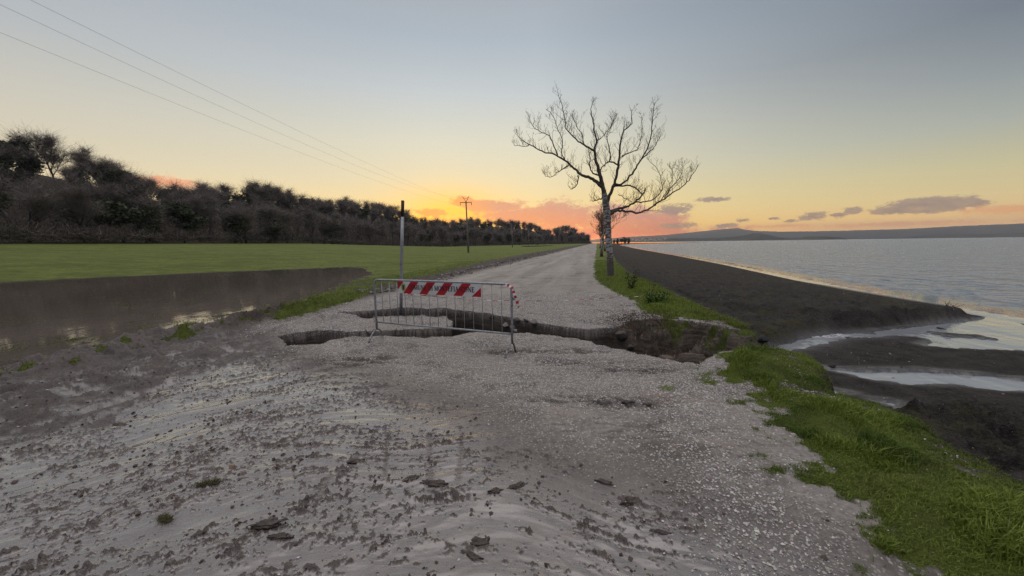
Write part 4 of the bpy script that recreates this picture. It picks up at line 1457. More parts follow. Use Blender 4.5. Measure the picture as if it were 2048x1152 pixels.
def shoreline_tree():
    base = gp(1222, 554)
    D = base[1]

    def zp(zx, zy, off=0.0):           # picture position of the traced limb, set at its own distance
        return dp(1000 + zx / 2.618, 160 + zy / 2.618, D + off)
    scale = D / F_PX / 2.618
    root = empty('bare_lakeside_tree', (base[0], base[1], 0.03))
    O = Vector(root.location)
    tag(root, 'large leafless tree with pale patchy bark on the grass strip beside the track', 'tree')
    tr = MB()
    pts = [(581, 1040, 38), (579, 1015, 36), (577, 960, 34), (574, 900, 33), (568, 840, 32), (565, 790, 32), (564, 740, 33), (560, 705, 36), (557, 670, 34), (552, 630, 30), (545, 592, 26)]
    P = [zp(a, b) - O for a, b, c in pts]
    rad = [c * scale / 2 * 1.04 for a, b, c in pts]
    P[0] = P[1] + Vector((0, 0, -0.45))
    rad[0] *= 1.35
    PP, RR = [], []
    for i in range(len(P) - 1):
        for k in range(3):
            t = k / 3
            PP.append(P[i].lerp(P[i + 1], t))
            RR.append((rad[i] * (1 - t) + rad[i + 1] * t) * (1 + 0.05 * math.sin(i * 5.1 + k * 2.3)))
    PP.append(P[-1])
    RR.append(rad[-1] * 0.95)
    PP.append(P[-1] + (P[-1] - P[-2]) * 0.35)
    RR.append(rad[-1] * 0.80)
    tr.tube(PP, RR, 16)
    tr.build('trunk', M_BARK, root)
    limbs = [
        ([(545, 592), (530, 530), (515, 470), (500, 420), (495, 370), (505, 320), (490, 240), (478, 170), (482, 115)], 24, 2, 0.1),
        ([(557, 655), (578, 590), (605, 530), (618, 450), (628, 380), (630, 320), (650, 262), (690, 230), (683, 150)], 20, 2, -0.4),
        ([(535, 560), (505, 532), (470, 512), (430, 500), (390, 465), (350, 430), (290, 390), (220, 375), (160, 340), (110, 310), (85, 275)], 20, 2, 0.7),
        ([(497, 375), (470, 355), (440, 340), (400, 310), (350, 260), (338, 200), (325, 130), (305, 70)], 11, 2, -0.6),
        ([(300, 392), (275, 330), (255, 290), (210, 270), (170, 240), (155, 195)], 7, 2, 1.0),
        ([(604, 545), (640, 545), (690, 490), (730, 430), (780, 340), (795, 250), (800, 180), (810, 122)], 13, 2, -0.9),
        ([(745, 412), (790, 370), (820, 330), (836, 300)], 6, 2, -1.3),
        ([(568, 700), (600, 678), (660, 665), (705, 640), (742, 604), (757, 583)], 18, 5, 0.6),
        ([(705, 640), (750, 638), (800, 628), (840, 590), (850, 540), (822, 470), (780, 420)], 8, 2, 0.9),
        ([(568, 712), (600, 688), (640, 685), (690, 692), (740, 692), (800, 660), (860, 622), (920, 580), (980, 535), (1010, 490), (1036, 445)], 16, 2, -0.5),
        ([(862, 620), (890, 570), (930, 530), (950, 490), (958, 452)], 6, 2, -0.9),
        ([(545, 612), (520, 625), (490, 636)], 9, 4, 0.2),
        ([(410, 500), (405, 530), (400, 555), (375, 572)], 7, 3, 0.8),
        ([(365, 445), (335, 462), (310, 480), (260, 510), (225, 490)], 7, 2, 1.3),
        ([(160, 340), (120, 345), (75, 342)], 5, 2, 0.9),
        ([(595, 560), (640, 552), (690, 556), (722, 572), (742, 605)], 9, 6, 0.5),
        ([(526, 505), (480, 480), (470, 430), (472, 375)], 9, 3, -0.8),
        ([(620, 450), (585, 428), (550, 440), (525, 475)], 8, 5, -0.5),
        ([(640, 400), (680, 380), (720, 360), (740, 300), (745, 200)], 7, 2, 0.7),
        ([(440, 340), (430, 290), (400, 240), (380, 180)], 5, 2, -0.2),
        ([(570, 430), (575, 370), (560, 300), (575, 250), (600, 190)], 7, 2, 0.5),
        ([(505, 320), (535, 300), (580, 240), (605, 190)], 5, 2, 0.9),
        ([(800, 662), (830, 640), (870, 590), (905, 500), (890, 458)], 6, 2, 0.4),
        ([(350, 430), (320, 380), (330, 320), (300, 250), (280, 190), (255, 165)], 6, 2, 0.3),
        ([(565, 790), (590, 775), (620, 730), (650, 715)], 3, 1, 0.5),
        ([(620, 600), (660, 620), (690, 640), (730, 640)], 4, 2, 1.2),
    ]
    mb = MB()
    rr = random.Random(3)
    twigs = []
    for li, (pp, w0, w1, off) in enumerate(limbs):
        n = len(pp)
        # smooth with catmull-rom and small kinks
        Q = []
        for i, (a, b) in enumerate(pp):
            f = i / (n - 1)
            Q.append(zp(a, b, off * min(1, f * 1.6)) - O)
        pts, rd = [], []
        for i in range(n - 1):
            p0, p1, p2, p3 = Q[max(i - 1, 0)], Q[i], Q[i + 1], Q[min(i + 2, n - 1)]
            for k in range(4):
                t = k / 4
                c = 0.5 * ((2 * p1) + (p2 - p0) * t + (2 * p0 - 5 * p1 + 4 * p2 - p3) * t * t + (3 * p1 - p0 - 3 * p2 + p3) * t ** 3)
                jj = 0.03 if (i + k) else 0
                c = c + Vector((rr.uniform(-jj, jj), rr.uniform(-jj, jj), rr.uniform(-jj, jj)))
                f = (i + t) / (n - 1)
                pts.append(c)
                rd.append((w0 + (w1 - w0) * f ** 0.8) * scale / 2 * rr.uniform(0.92, 1.10))
        pts.append(Q[-1])
        rd.append(w1 * scale / 2)
        mb.tube(pts, rd, 7)
        m_ = len(pts)
        for i in range(int(m_ * 0.22), m_):
            f = i / m_
            for _ in range(2 if f > 0.4 else 1):
                if rr.random() < (0.60 if w0 > 12 else 0.80):
                    d = (pts[min(i + 1, m_ - 1)] - pts[max(i - 1, 0)]).normalized()
                    twigs.append((pts[i], d, rr.uniform(0.30, 0.95) * (1.15 - 0.80 * f), min(rd[i] * 0.55, 0.013), 0))
        twigs.append((pts[-1], (pts[-1] - pts[-3]).normalized(), 0.2, rd[-1], 1))
    segs = []

    def twig(p, d, L, rad, lv):
        ax = Vector((rr.uniform(-1, 1), rr.uniform(-0.9, 0.9), rr.uniform(-0.2, 0.9)))
        side = ax - d * ax.dot(d)
        if side.length < 1e-3:
            return
        side.normalize()
        dd = (d * rr.uniform(0.3, 0.8) + side * 0.85 + Vector((0, 0, 0.25))).normalized()
        k = 5
        q = Vector(p)
        for i in range(k):
            dd = (dd + Vector((rr.uniform(-1, 1), rr.uniform(-1, 1), rr.uniform(-0.7, 1))) * 0.15 + Vector((0, 0, 0.09))).normalized()
            q2 = q + dd * L / k
            segs.append((q.copy(), q2.copy(), rad * (1 - 0.7 * i / k), rad * (1 - 0.7 * (i + 1) / k), 3))
            if lv < 2 and i > 0 and rr.random() < (0.62 if lv == 0 else 0.35):
                twig(q2, dd, L * rr.uniform(0.3, 0.6), rad * (1 - 0.7 * (i + 1) / k) * 0.8, lv + 1)
            q = q2
    for (p, d, L, rad, lv) in twigs:
        twig(p, d, L, rad, lv)
    v, f, c = skeleton_mesh(segs, 0.0042, n=3)
    mb.add(v, f)
    mb.build('crown', M_LIMB, root)
    return root


shoreline_tree()


def row_tree(px, py, H, seed, label, lean=0.0, spread=0.8, nb=(8, 6, 4, 3), sc=1.0):
    b = gp(px, py)
    z = float(height(np.array([b[0]]), np.array([b[1]]), masks=False)[0])
    root = empty('bare_roadside_tree', (b[0], b[1], z - 0.05))
    tag(root, label, 'tree', 'leafless trees in a row along the track')
    random.seed(seed)
    segs = grow(seed, H, spread, levels=4, trunk_r=H * 0.028, first=0.38, nb=nb, up=0.42, bend=0.34, lenf=0.66)
    tr = [s_ for s_ in segs if s_[4] == 0]
    mb = MB()
    mb.tube([tr[0][0]] + [s_[1] for s_ in tr], [tr[0][2] * 1.25] + [s_[3] for s_ in tr], 9)
    mb.build('trunk', M_BARK, root)
    v, f, c = skeleton_mesh([s_ for s_ in segs if s_[4] > 0], 0.010 * sc, n=5)
    m2 = MB()
    m2.add(v, f)
    m2.build('crown', M_LIMB, root)
    return root


row_tree(1203, 514, 6.2, 21, 'smaller leafless tree standing right behind the big pale-barked tree', spread=0.95)
row_tree(1210, 503, 6.5, 22, 'leafless tree farther down the track, second behind the big tree')
row_tree(1200, 497, 6.5, 25, 'leafless tree far down the track, third behind the big tree', sc=1.5)
# ------------------------------------------------------------------ crowd-control barrier with the council's striped board
def hz(x, y):
    return float(height(np.array([x]), np.array([y]), masks=False)[0])


def steel():
    mt, g, b, out = material('galvanised_steel')
    tc = g.n('ShaderNodeTexCoord').outputs['Object']
    sx = g.n('ShaderNodeSeparateXYZ')
    g.put(sx.inputs[0], tc)
    n = g.noise(tc, 24, 5, 0.6)
    c = g.mix(g.rng(n, 0.35, 0.65), (0.29, 0.31, 0.33), (0.43, 0.45, 0.47))
    c = g.mix(g.rng(g.noise(tc, 7, 6, 0.7), 0.60, 0.70), c, (0.16, 0.10, 0.065))
    mud = g.m('MULTIPLY', g.rng(g.noise(tc, 30, 4, 0.7), 0.40, 0.58), g.rng(sx.outputs[2], 0.42, 0.05))
    c = g.mix(mud, c, (0.12, 0.095, 0.078))
    g.put(b.inputs['Base Color'], c)
    g.put(b.inputs['Metallic'], g.m('MULTIPLY', g.m('SUBTRACT', 1.0, mud), 0.5))
    b.inputs['Roughness'].default_value = 0.45
    g.put(b.inputs['Normal'], bump(g, n, 0.2, 0.01))
    return mt


M_GALV = steel()
def hit(px, py):
    """where a sight line of the photograph meets the ground"""
    d = FWD * F_PX + RGT * (px - 1024) + UPV * (576 - py)
    d = d / np.hypot(d[0], d[1])
    t = np.concatenate([np.arange(1.5, 14, 0.02), np.arange(14, 60, 0.15)])
    z = height(d[0] * t, d[1] * t, masks=False)
    k = np.nonzero(CAM_H + d[2] * t < z)[0]
    i = k[0] if len(k) else len(t) - 1
    return float(d[0] * t[i]), float(d[1] * t[i]), float(z[i])


M_WHITE = simple_mat('white_sheet', (0.72, 0.73, 0.72), 0.45, col2=(0.64, 0.65, 0.63), scale=7)
M_RED = simple_mat('red_sheet', (0.50, 0.018, 0.030), 0.42, col2=(0.42, 0.015, 0.026), scale=9)
M_BLACK = simple_mat('black_print', (0.02, 0.02, 0.022), 0.5)
M_GREEN = simple_mat('green_print', (0.10, 0.22, 0.07), 0.5)
M_YELL = simple_mat('yellow_print', (0.55, 0.50, 0.22), 0.5)


def barrier():
    A = (np.array(gp(737, 686)) + np.array(gp(768, 669))) / 2
    B = (np.array(gp(1010, 716)) + np.array(gp(1032, 699))) / 2
    O = (A + B) / 2
    e = B - A
    L = float(np.hypot(*e))
    e = e / L
    yaw = math.atan2(e[1], e[0])
    root = empty('barrier', (O[0], O[1], 0.0), yaw)
    tag(root, 'galvanised steel crowd barrier with a red and white striped board, across the broken track', 'barrier')
    h = L / 2
    nrm = np.array([e[1], -e[0]])

    def on_plane(px, py, off=0.0):
        d = FWD * F_PX + RGT * (px - 1024) + UPV * (576 - py)
        c = O + nrm * off
        t = (c @ nrm) / (d[0] * nrm[0] + d[1] * nrm[1])
        p = d * t
        return float((p[:2] - O) @ e), float(p[2] + CAM_H)
    uL, zT = on_plane(748, 559)
    uR, zT2 = on_plane(1023, 569)
    zb1, zb2 = on_plane(752, 645)[1], on_plane(1020, 666)[1]
    top = (zT + zT2) / 2
    low = (zb1 + zb2) / 2
    r = 0.019
    fr = MB()
    c = 0.09
    pts = [(uL, 0, 0.17), (uL, 0, 0.6), (uL, 0, top - c)]
    for k in range(1, 6):
        w = k / 6 * math.pi / 2
        pts.append((uL + c * (1 - math.cos(w)), 0, top - c + c * math.sin(w)))
    pts += [(uL + c, 0, top), (0, 0, top + 0.004), (uR - c, 0, top)]
    for k in range(1, 6):
        w = k / 6 * math.pi / 2
        pts.append((uR - c + c * math.sin(w), 0, top - c + c * math.cos(w)))
    pts += [(uR, 0, top - c), (uR, 0, 0.6), (uR, 0, 0.16)]
    fr.tube(pts, r, 12)
    fr.build('frame', M_GALV, root)
    lr = MB()
    lr.tube([(uL + 0.012, 0, low), (-0.5, 0, low - 0.002), (0.3, 0, low + 0.002), (uR - 0.012, 0, low)], 0.016, 10)
    lr.build('lower_rail', M_GALV, root)
    nb = 15
    for k in range(nb):
        u = uL + (uR - uL) * (k + 1) / (nb + 1)
        b = MB()
        b.tube([(u, 0, low + 0.008), (u + 0.002 * math.sin(k * 3), 0, 0.65), (u, 0, top - 0.012)], 0.0062, 7)
        b.build('upright_bar', M_GALV, root)
    # arched feet
    for u, pn_, pf in ((uL, (737, 686), (768, 669)), (uR, (1010, 716), (1032, 699))):
        a = np.array(gp(*pn_)) - O
        b = np.array(gp(*pf)) - O
        la = np.array([a @ e, a @ -nrm])
        lb = np.array([b @ e, b @ -nrm])
        f = MB()
        P = []
        for k in range(15):
            t = k / 14
            q = la * (1 - t) + lb * t
            up = 0.185 * (1 - abs(2 * t - 1) ** 2.6)
            mid = max(0, 1 - abs(2 * t - 1))
            q = q * (1 - 0.5 * mid) + np.array([u, 0]) * 0.5 * mid
            P.append((q[0], q[1], up + hz(*(O + e * q[0] - nrm * q[1])) * (1 - mid) - 0.006))
        f.tube(P, 0.0165, 10)
        f.build('foot', M_GALV, root)
    # coupling hooks on the outer sides
    for u, z, sgn in ((uL, 0.98, -1), (uL, 0.42, -1), (uR, 0.86, 1), (uR, 0.37, 1)):
        f = MB()
        if sgn < 0:
            f.tube([(u, 0, z), (u - 0.05, 0, z), (u - 0.055, 0, z - 0.07), (u - 0.05, 0, z - 0.12)], 0.006, 7)
        else:
            f.box((u + 0.045, 0, z), (0.07, 0.008, 0.035))
            f.tube([(u + 0.015, 0, z + 0.02), (u + 0.07, 0, z + 0.02)], 0.006, 7)
        f.build('coupling_hook', M_GALV, root)
    # board
    ya = -0.026
    cs = [on_plane(796, 562, 0.026), on_plane(962, 569, 0.026), on_plane(962, 593, 0.026), on_plane(796, 587, 0.026)]
    u0, u1 = (cs[0][0] + cs[3][0]) / 2, (cs[1][0] + cs[2][0]) / 2
    z1, z0 = (cs[0][1] + cs[1][1]) / 2, (cs[2][1] + cs[3][1]) / 2
    Wd, Ht = u1 - u0, z1 - z0
    bd = MB()
    bd.box(((u0 + u1) / 2, ya + 0.002, (z0 + z1) / 2), (Wd, 0.004, Ht))
    board = bd.build('board', M_WHITE, root, smooth=False)
    board['label'] = 'white board with slanting red stripes and black lettering'

    def flat(name, polys, mat, y):
        vs, fs = [], []
        for p in polys:
            k = len(vs)
            vs += [(u0 + a * Wd, y, z0 + b * Ht) for a, b in p]
            fs.append(tuple(range(k, k + len(p))))
        me = bpy.data.meshes.new(name)
        me.from_pydata(vs, [], fs)
        me.materials.append(mat)
        o = bpy.data.objects.new(name, me)
        COL.objects.link(o)
        o.parent = board
        return o
    sl = 0.103
    red = [[(0, 0.30), (0.078, 1), (0, 1)]]
    for k in range(4):
        t0 = 0.168 + k * 0.2075
        red.append([(t0 - sl, 0), (t0 - sl + 0.100, 0), (t0 + 0.102, 1), (t0, 1)])
    red.append([(0.895, 0), (1, 0), (1, 0.72)])
    flat('red_stripe', red, M_RED, ya - 0.0012)
    # serif capitals drawn as thick and thin strokes in a unit box
    T, t = 0.22, 0.10

    def line(a, b, w):
        (x0, y0), (x1, y1) = a, b
        n_ = Vector((-(y1 - y0), x1 - x0)).normalized() * w / 2
        return [(x0 - n_.x, y0 - n_.y), (x1 - n_.x, y1 - n_.y), (x1 + n_.x, y1 + n_.y), (x0 + n_.x, y0 + n_.y)]

    def arc(cx, cy, rx, ry, a0, a1, n=12, thick=T, thin=t):
        out = []
        for k in range(n):
            w0, w1 = R(a0 + (a1 - a0) * k / n), R(a0 + (a1 - a0) * (k + 1) / n)
            t0_ = thin + (thick - thin) * abs(math.cos(w0))
            t1_ = thin + (thick - thin) * abs(math.cos(w1))
            p = lambda w, q: (cx + (rx - q) * math.cos(w), cy + (ry - q * 0.7) * math.sin(w))
            out.append([p(w0, 0), p(w1, 0), p(w1, t1_), p(w0, t0_)])
        return out

    def serif(x, y, w=0.30):
        return [(x - w / 2, y - 0.035), (x + w / 2, y - 0.035), (x + w / 2, y + 0.035), (x - w / 2, y + 0.035)]
    G = {
        'C': (0.80, arc(0.45, 0.5, 0.42, 0.52, 50, 310, 16) + [line((0.72, 0.98), (0.72, 0.72), t), line((0.72, 0.28), (0.74, 0.14), t)]),
        'O': (0.92, arc(0.46, 0.5, 0.43, 0.52, 0, 360, 22)),
        'M': (1.05, [line((0.14, 0), (0.14, 1), t), line((0.14, 1), (0.50, 0.05), T), line((0.50, 0.05), (0.88, 1), t), line((0.88, 0), (0.88, 1), T), serif(0.14, 0.03), serif(0.88, 0.03), serif(0.10, 0.97, 0.22), serif(0.92, 0.97, 0.22)]),
        'U': (0.90, [line((0.20, 0.32), (0.20, 1), T), line((0.72, 0.32), (0.72, 1), t), serif(0.20, 0.97), serif(0.72, 0.97)] + arc(0.46, 0.34, 0.34, 0.36, 180, 360, 10)),
        'N': (0.95, [line((0.18, 0), (0.18, 1), t), line((0.16, 1), (0.76, 0.02), T), line((0.76, 0), (0.76, 1), t), serif(0.18, 0.03), serif(0.12, 0.97, 0.24), serif(0.76, 0.97)]),
        'E': (0.78, [line((0.20, 0), (0.20, 1), T), line((0.08, 0.965), (0.66, 0.965), t), line((0.2, 0.52), (0.54, 0.52), t), line((0.08, 0.035), (0.70, 0.035), t), line((0.66, 1), (0.66, 0.78), t), line((0.70, 0), (0.70, 0.24), t), line((0.54, 0.62), (0.54, 0.42), t)]),
        'D': (0.90, [line((0.20, 0), (0.20, 1), T), line((0.08, 0.965), (0.45, 0.965), t), line((0.08, 0.035), (0.45, 0.035), t)] + arc(0.40, 0.5, 0.44, 0.5, -88, 88, 12)),
        'I': (0.46, [line((0.22, 0), (0.22, 1), T), serif(0.22, 0.03, 0.36), serif(0.22, 0.97, 0.36)]),
        'T': (0.80, [line((0.39, 0), (0.39, 1), T), line((0.05, 0.965), (0.73, 0.965), t), line((0.05, 1), (0.05, 0.76), t), line((0.73, 1), (0.73, 0.76), t), serif(0.39, 0.03, 0.34)]),
        'F': (0.72, [line((0.20, 0), (0.20, 1), T), line((0.08, 0.965), (0.64, 0.965), t), line((0.2, 0.52), (0.52, 0.52), t), line((0.64, 1), (0.64, 0.78), t), serif(0.2, 0.03, 0.36), line((0.52, 0.62), (0.52, 0.42), t)]),
        'A': (0.90, [line((0.12, 0.02), (0.44, 1), t), line((0.44, 1), (0.76, 0.02), T), line((0.24, 0.34), (0.64, 0.34), t), serif(0.10, 0.03, 0.26), serif(0.78, 0.03, 0.30)]),
        'S': (0.70, arc(0.36, 0.75, 0.26, 0.27, 40, 250, 10, 0.13) + arc(0.33, 0.26, 0.28, 0.29, -120, 80, 10, 0.13) + [line((0.18, 0.60), (0.50, 0.42), T)]),
        ' ': (0.38, []),
    }
    txt = 'COMUNE DI MONTEFIASCONE'
    wid = sum(G[c][0] for c in txt) + 0.02 * len(txt)
    ch = 0.40
    cw = (0.93 - 0.137) / wid
    x = 0.137
    ps = []
    for c in txt:
        w, pl = G[c]
        for p in pl:
            ps.append([(x + a * cw, 0.34 + b * ch) for a, b in p])
        x += (w + 0.02) * cw
    flat('lettering', ps, M_BLACK, ya - 0.0030)
    # town emblem: green shield in a pale wreath
    shield = [(0.057, 0.30), (0.073, 0.22), (0.089, 0.30), (0.092, 0.74), (0.054, 0.74)]
    flat('emblem', [[(0.045 + 0.028 + 0.032 * math.cos(w / 12 * 6.283), 0.50 + 0.36 * math.sin(w / 12 * 6.283)) for w in range(12)]], M_YELL, ya - 0.0024)
    flat('emblem_shield', [shield], M_GREEN, ya - 0.0034)
    flat('emblem_mark', [[(0.066, 0.36), (0.080, 0.36), (0.080, 0.66), (0.066, 0.66)]], M_BLACK, ya - 0.0044)
    return root, O, e, nrm, uL, uR, top, on_plane


BAR = barrier()


def tape_mesh(pts, w, name, mat, roll0=0.0, roll1=0.6, thick=0.0):
    V, F = [], []
    n = len(pts)
    run = 0
    for i, p in enumerate(pts):
        t = (pts[min(i + 1, n - 1)] - pts[max(i - 1, 0)]).normalized()
        s_ = t.orthogonal().normalized()
        a = roll0 + (roll1 - roll0) * i / (n - 1) + 0.5 * math.sin(i * 0.9)
        s_ = Matrix.Rotation(a, 3, t) @ s_
        V += [tuple(p - s_ * w / 2), tuple(p + s_ * w / 2)]
    for i in range(n - 1):
        F.append((2 * i, 2 * i + 1, 2 * i + 3, 2 * i + 2))
    me = bpy.data.meshes.new(name)
    me.from_pydata(V, [], F)
    for i, pl in enumerate(me.polygons):
        pl.use_smooth = True
        pl.material_index = (i // 2) % 2
    me.materials.append(mat[0])
    me.materials.append(mat[1])
    o = bpy.data.objects.new(name, me)
    COL.objects.link(o)
    return o


def tapes():
    root, O, e, nrm, uL, uR, top, on_plane = BAR
    P3 = lambda u, v, z: Vector((O[0] + e[0] * u + nrm[0] * v, O[1] + e[1] * u + nrm[1] * v, z))
    pr = [(1010, 570), (1019, 571), (1026, 577), (1029, 586), (1033, 596), (1037, 607), (1040, 617)]
    pts = []
    for i, (a, b) in enumerate(pr):
        u, z = on_plane(a, b, 0.03)
        pts.append(P3(u, 0.030 + 0.006 * i, z))
    sm = []
    for i in range(len(pts) - 1):
        for k in range(4):
            sm.append(pts[i].lerp(pts[i + 1], k / 4))
    o = tape_mesh(sm, 0.045, 'warning_tape', (M_WHITE, M_RED), 0.2, 1.4)
    tag(o, 'loose end of red and white tape hanging from the top corner of the barrier', 'tape')
    a = Vector(gp(801, 625) + (0,)) + Vector((0.04, 0, 0))
    zt = CAM_H - (581 - 490) * a.y / F_PX
    a.z = 0.50
    b = Vector(gp(1290, 600) + (0.12,))
    sm = []
    for k in range(90):
        t = k / 89
        p = a.lerp(b, t)
        p.z -= 0.30 * 4 * t * (1 - t) * (0.75 - 0.35 * t)
        p.z = max(p.z, 0.035)
        sm.append(p)
    o = tape_mesh(sm, 0.016, 'warning_tape', (M_WHITE, M_RED), 0.0, 9.0)
    tag(o, 'long thin red and white tape sagging low across the track behind the barrier', 'tape')


tapes()


def metal_post():
    b = gp(801, 627)
    t = dp(805.5, 401, b[1])
    root = empty('metal_post', (b[0], b[1], -0.02))
    tag(root, 'tall plain galvanised post with a rusty top beside the washed-out hole', 'post')
    d = Vector((t.x - b[0], t.y - b[1], t.z + 0.02))
    m1 = MB()
    m1.tube([Vector((0, 0, -0.25)), d * 0.3, d * 0.6, d * 0.865], [0.037] * 4, 14)
    m1.build('shaft', M_GALV, root)
    rust = simple_mat('rusty_steel', (0.10, 0.062, 0.035), 0.85, 0.1, col2=(0.045, 0.030, 0.022), scale=14, bmp=0.4, bscale=60)
    m2 = MB()
    m2.tube([d * 0.862, d * 0.93, d], [0.0385] * 3, 14)
    m2.build('rusty_top', rust, root)


metal_post()


# ------------------------------------------------------------------ power line in the field
M_POLE = simple_mat('weathered_pole', (0.16, 0.145, 0.13), 0.9, col2=(0.24, 0.22, 0.20), scale=3, stretch=(6, 6, 0.4))
M_IRON = simple_mat('dark_iron', (0.05, 0.045, 0.045), 0.6, 0.4)
M_WIRE = simple_mat('wire_metal', (0.22, 0.22, 0.23), 0.6, 0.2)
POLE_D = Vector((0.111, 1.0, 0)).normalized()


def power_line():
    base = dp(937, 503, 66)
    main = Vector((base.x, base.y, 0))
    zs = hz(main.x, main.y)
    topz = dp(935, 392, 66).z
    H = topz - zs - 0.85
    yaw = math.atan2(POLE_D.y, POLE_D.x) - math.pi / 2
    root = empty('power_pole', (main.x, main.y, zs), yaw)
    lean = Vector((-0.22, 0, H))
    sh = MB()
    sh.tube([(0, 0, -0.6), lean * 0.5, lean], [0.17, 0.14, 0.11], 10)
    sh.build('shaft', M_POLE, root)
    ca_ = MB()
    c = lean + Vector((0, 0, -0.25))
    ca_.box(c + Vector((0, -0.12, 0)), (2.1, 0.09, 0.10))
    ca_.build('crossarm', M_IRON, root, smooth=False)
    for sx_ in (-1, 1):
        i_ = MB()
        i_.tube([c + Vector((sx_ * 1.0, -0.12, -0.05)), c + Vector((sx_ * 1.0, -0.12, -0.30)), c + Vector((sx_ * 1.0, -0.12, -0.52))], [0.03, 0.06, 0.03], 8)
        i_.build('insulator', M_IRON, root)
    v = MB()
    v.tube([c + Vector((0, 0, 0.1)), c + Vector((-0.30, 0, 0.55)), c + Vector((-0.62, 0, 1.05))], 0.035, 6)
    v.tube([c + Vector((0, 0, 0.1)), c + Vector((0.30, 0, 0.55)), c + Vector((0.58, 0, 1.1))], 0.035, 6)
    v.tube([c + Vector((-0.5, 0, 0.85)), c + Vector((0, 0, 0.62)), c + Vector((0.48, 0, 0.88))], 0.028, 6)
    v.build('v_bracket', M_IRON, root)
    tag(root, 'tallest, nearest power pole in the field, with crossarm and v-shaped bracket on top', 'power pole', 'power poles across the field')
    kids = list(root.children)
    ords = ['second power pole from the near end of the line across the field', 'third power pole along the field, in front of the wood', 'fourth power pole along the field, small with the wood behind',
            'fifth power pole along the field, thin and distant', 'sixth power pole along the field, tiny against the wood', 'farthest power pole of the line across the field']
    spots = [(1025, 140), (1058, 206), (1074, 275), (1084, 345), (1091, 415), (1098, 470)]
    allp = [main.copy()]
    for k, (px, d) in enumerate(spots):
        P = dp(px, 488, d)
        r2 = root.copy()
        COL.objects.link(r2)
        zz = hz(P.x, P.y)
        r2.location = (P.x, P.y, zz)
        for ch in kids:
            c2 = ch.copy()
            COL.objects.link(c2)
            c2.parent = r2
        r2['label'] = ords[k]
        allp.append(Vector((P.x, P.y, zz)))
    # wires from the pole behind the viewer's left to the nearest pole, and on to the second
    ex = Vector((math.cos(yaw), math.sin(yaw), 0))
    ctop = Vector((main.x, main.y, zs)) + ex * lean.x + Vector((0, 0, lean.z - 0.25))
    ends = [ctop - ex * 1.0 + Vector((0, 0, -0.52)), ctop + Vector((0, 0, 0.65)), ctop + ex * 1.0 + Vector((0, 0, -0.52))]
    aims = [[(0, 65), (225, 156), (500, 266)], [(0, 12), (350, 168), (560, 268)], [(60, 0), (270, 102), (520, 225)]]
    names = ['lowest of the three thin power wires crossing the upper left sky', 'middle one of the three thin power wires crossing the upper left sky',
             'highest of the three thin power wires crossing the upper left sky']
    for q, (E, am) in enumerate(zip(ends, aims)):
        Y0 = -8.0
        # the wire hangs in the vertical plane of the line; heights follow from where it crosses the photograph
        S0 = E + POLE_D * ((Y0 - E.y) / POLE_D.y)
        hor = (E - S0)
        hor.z = 0
        pz = []
        for (px, py) in am:
            d = FWD * F_PX + RGT * (px - 1024) + UPV * (576 - py)
            # intersection of the sight line with the vertical plane
            nrm_ = Vector((hor.y, -hor.x, 0)).normalized()
            t = (E.x * nrm_.x + E.y * nrm_.y) / (d[0] * nrm_.x + d[1] * nrm_.y)
            X, Y, Z = d[0] * t, d[1] * t, CAM_H + d[2] * t
            f = ((X - S0.x) * hor.x + (Y - S0.y) * hor.y) / hor.length_squared
            pz.append((f, Z))
        pz.append((1.0, E.z))
        fs_, zs_ = np.array([p[0] for p in pz]), np.array([p[1] for p in pz])
        co = np.polyfit(fs_, zs_, 2, w=[1, 1, 1, 3])
        pts = []
        for k in range(60):
            f = k / 59
            pts.append((S0.x + hor.x * f, S0.y + hor.y * f, float(np.polyval(co, f))))
        pts[-1] = tuple(E)
        w = MB()
        w.tube(pts, 0.0042, 5)
        o = w.build('power_wire', M_WIRE)
        tag(o, names[q], 'wire', 'wires of the power line')


power_line()


# ------------------------------------------------------------------ grass
def in_mask(N, x0, x1, y0, y1, seed, thr=0.25, chan=0, dens=None, box_l=None):
    r = np.random.RandomState(seed)
    X, Y = x0 + (x1 - x0) * r.rand(N), y0 + (y1 - y0) * r.rand(N)
    if dens is not None:
        k = r.rand(N) < dens(X, Y)
        X, Y = X[k], Y[k]
    if box_l is not None:
        l, s = to_ls(X, Y)
        k = (l > box_l[0]) & (l < box_l[1])
        X, Y = X[k], Y[k]
    z, m1, m2, dh, dl, l, s = height(X, Y)
    k = m1[:, chan] > thr + 0.5 * (r.rand(len(X)) - 0.3)
    return X[k], Y[k], z[k], dl[k], l[k], s[k], r


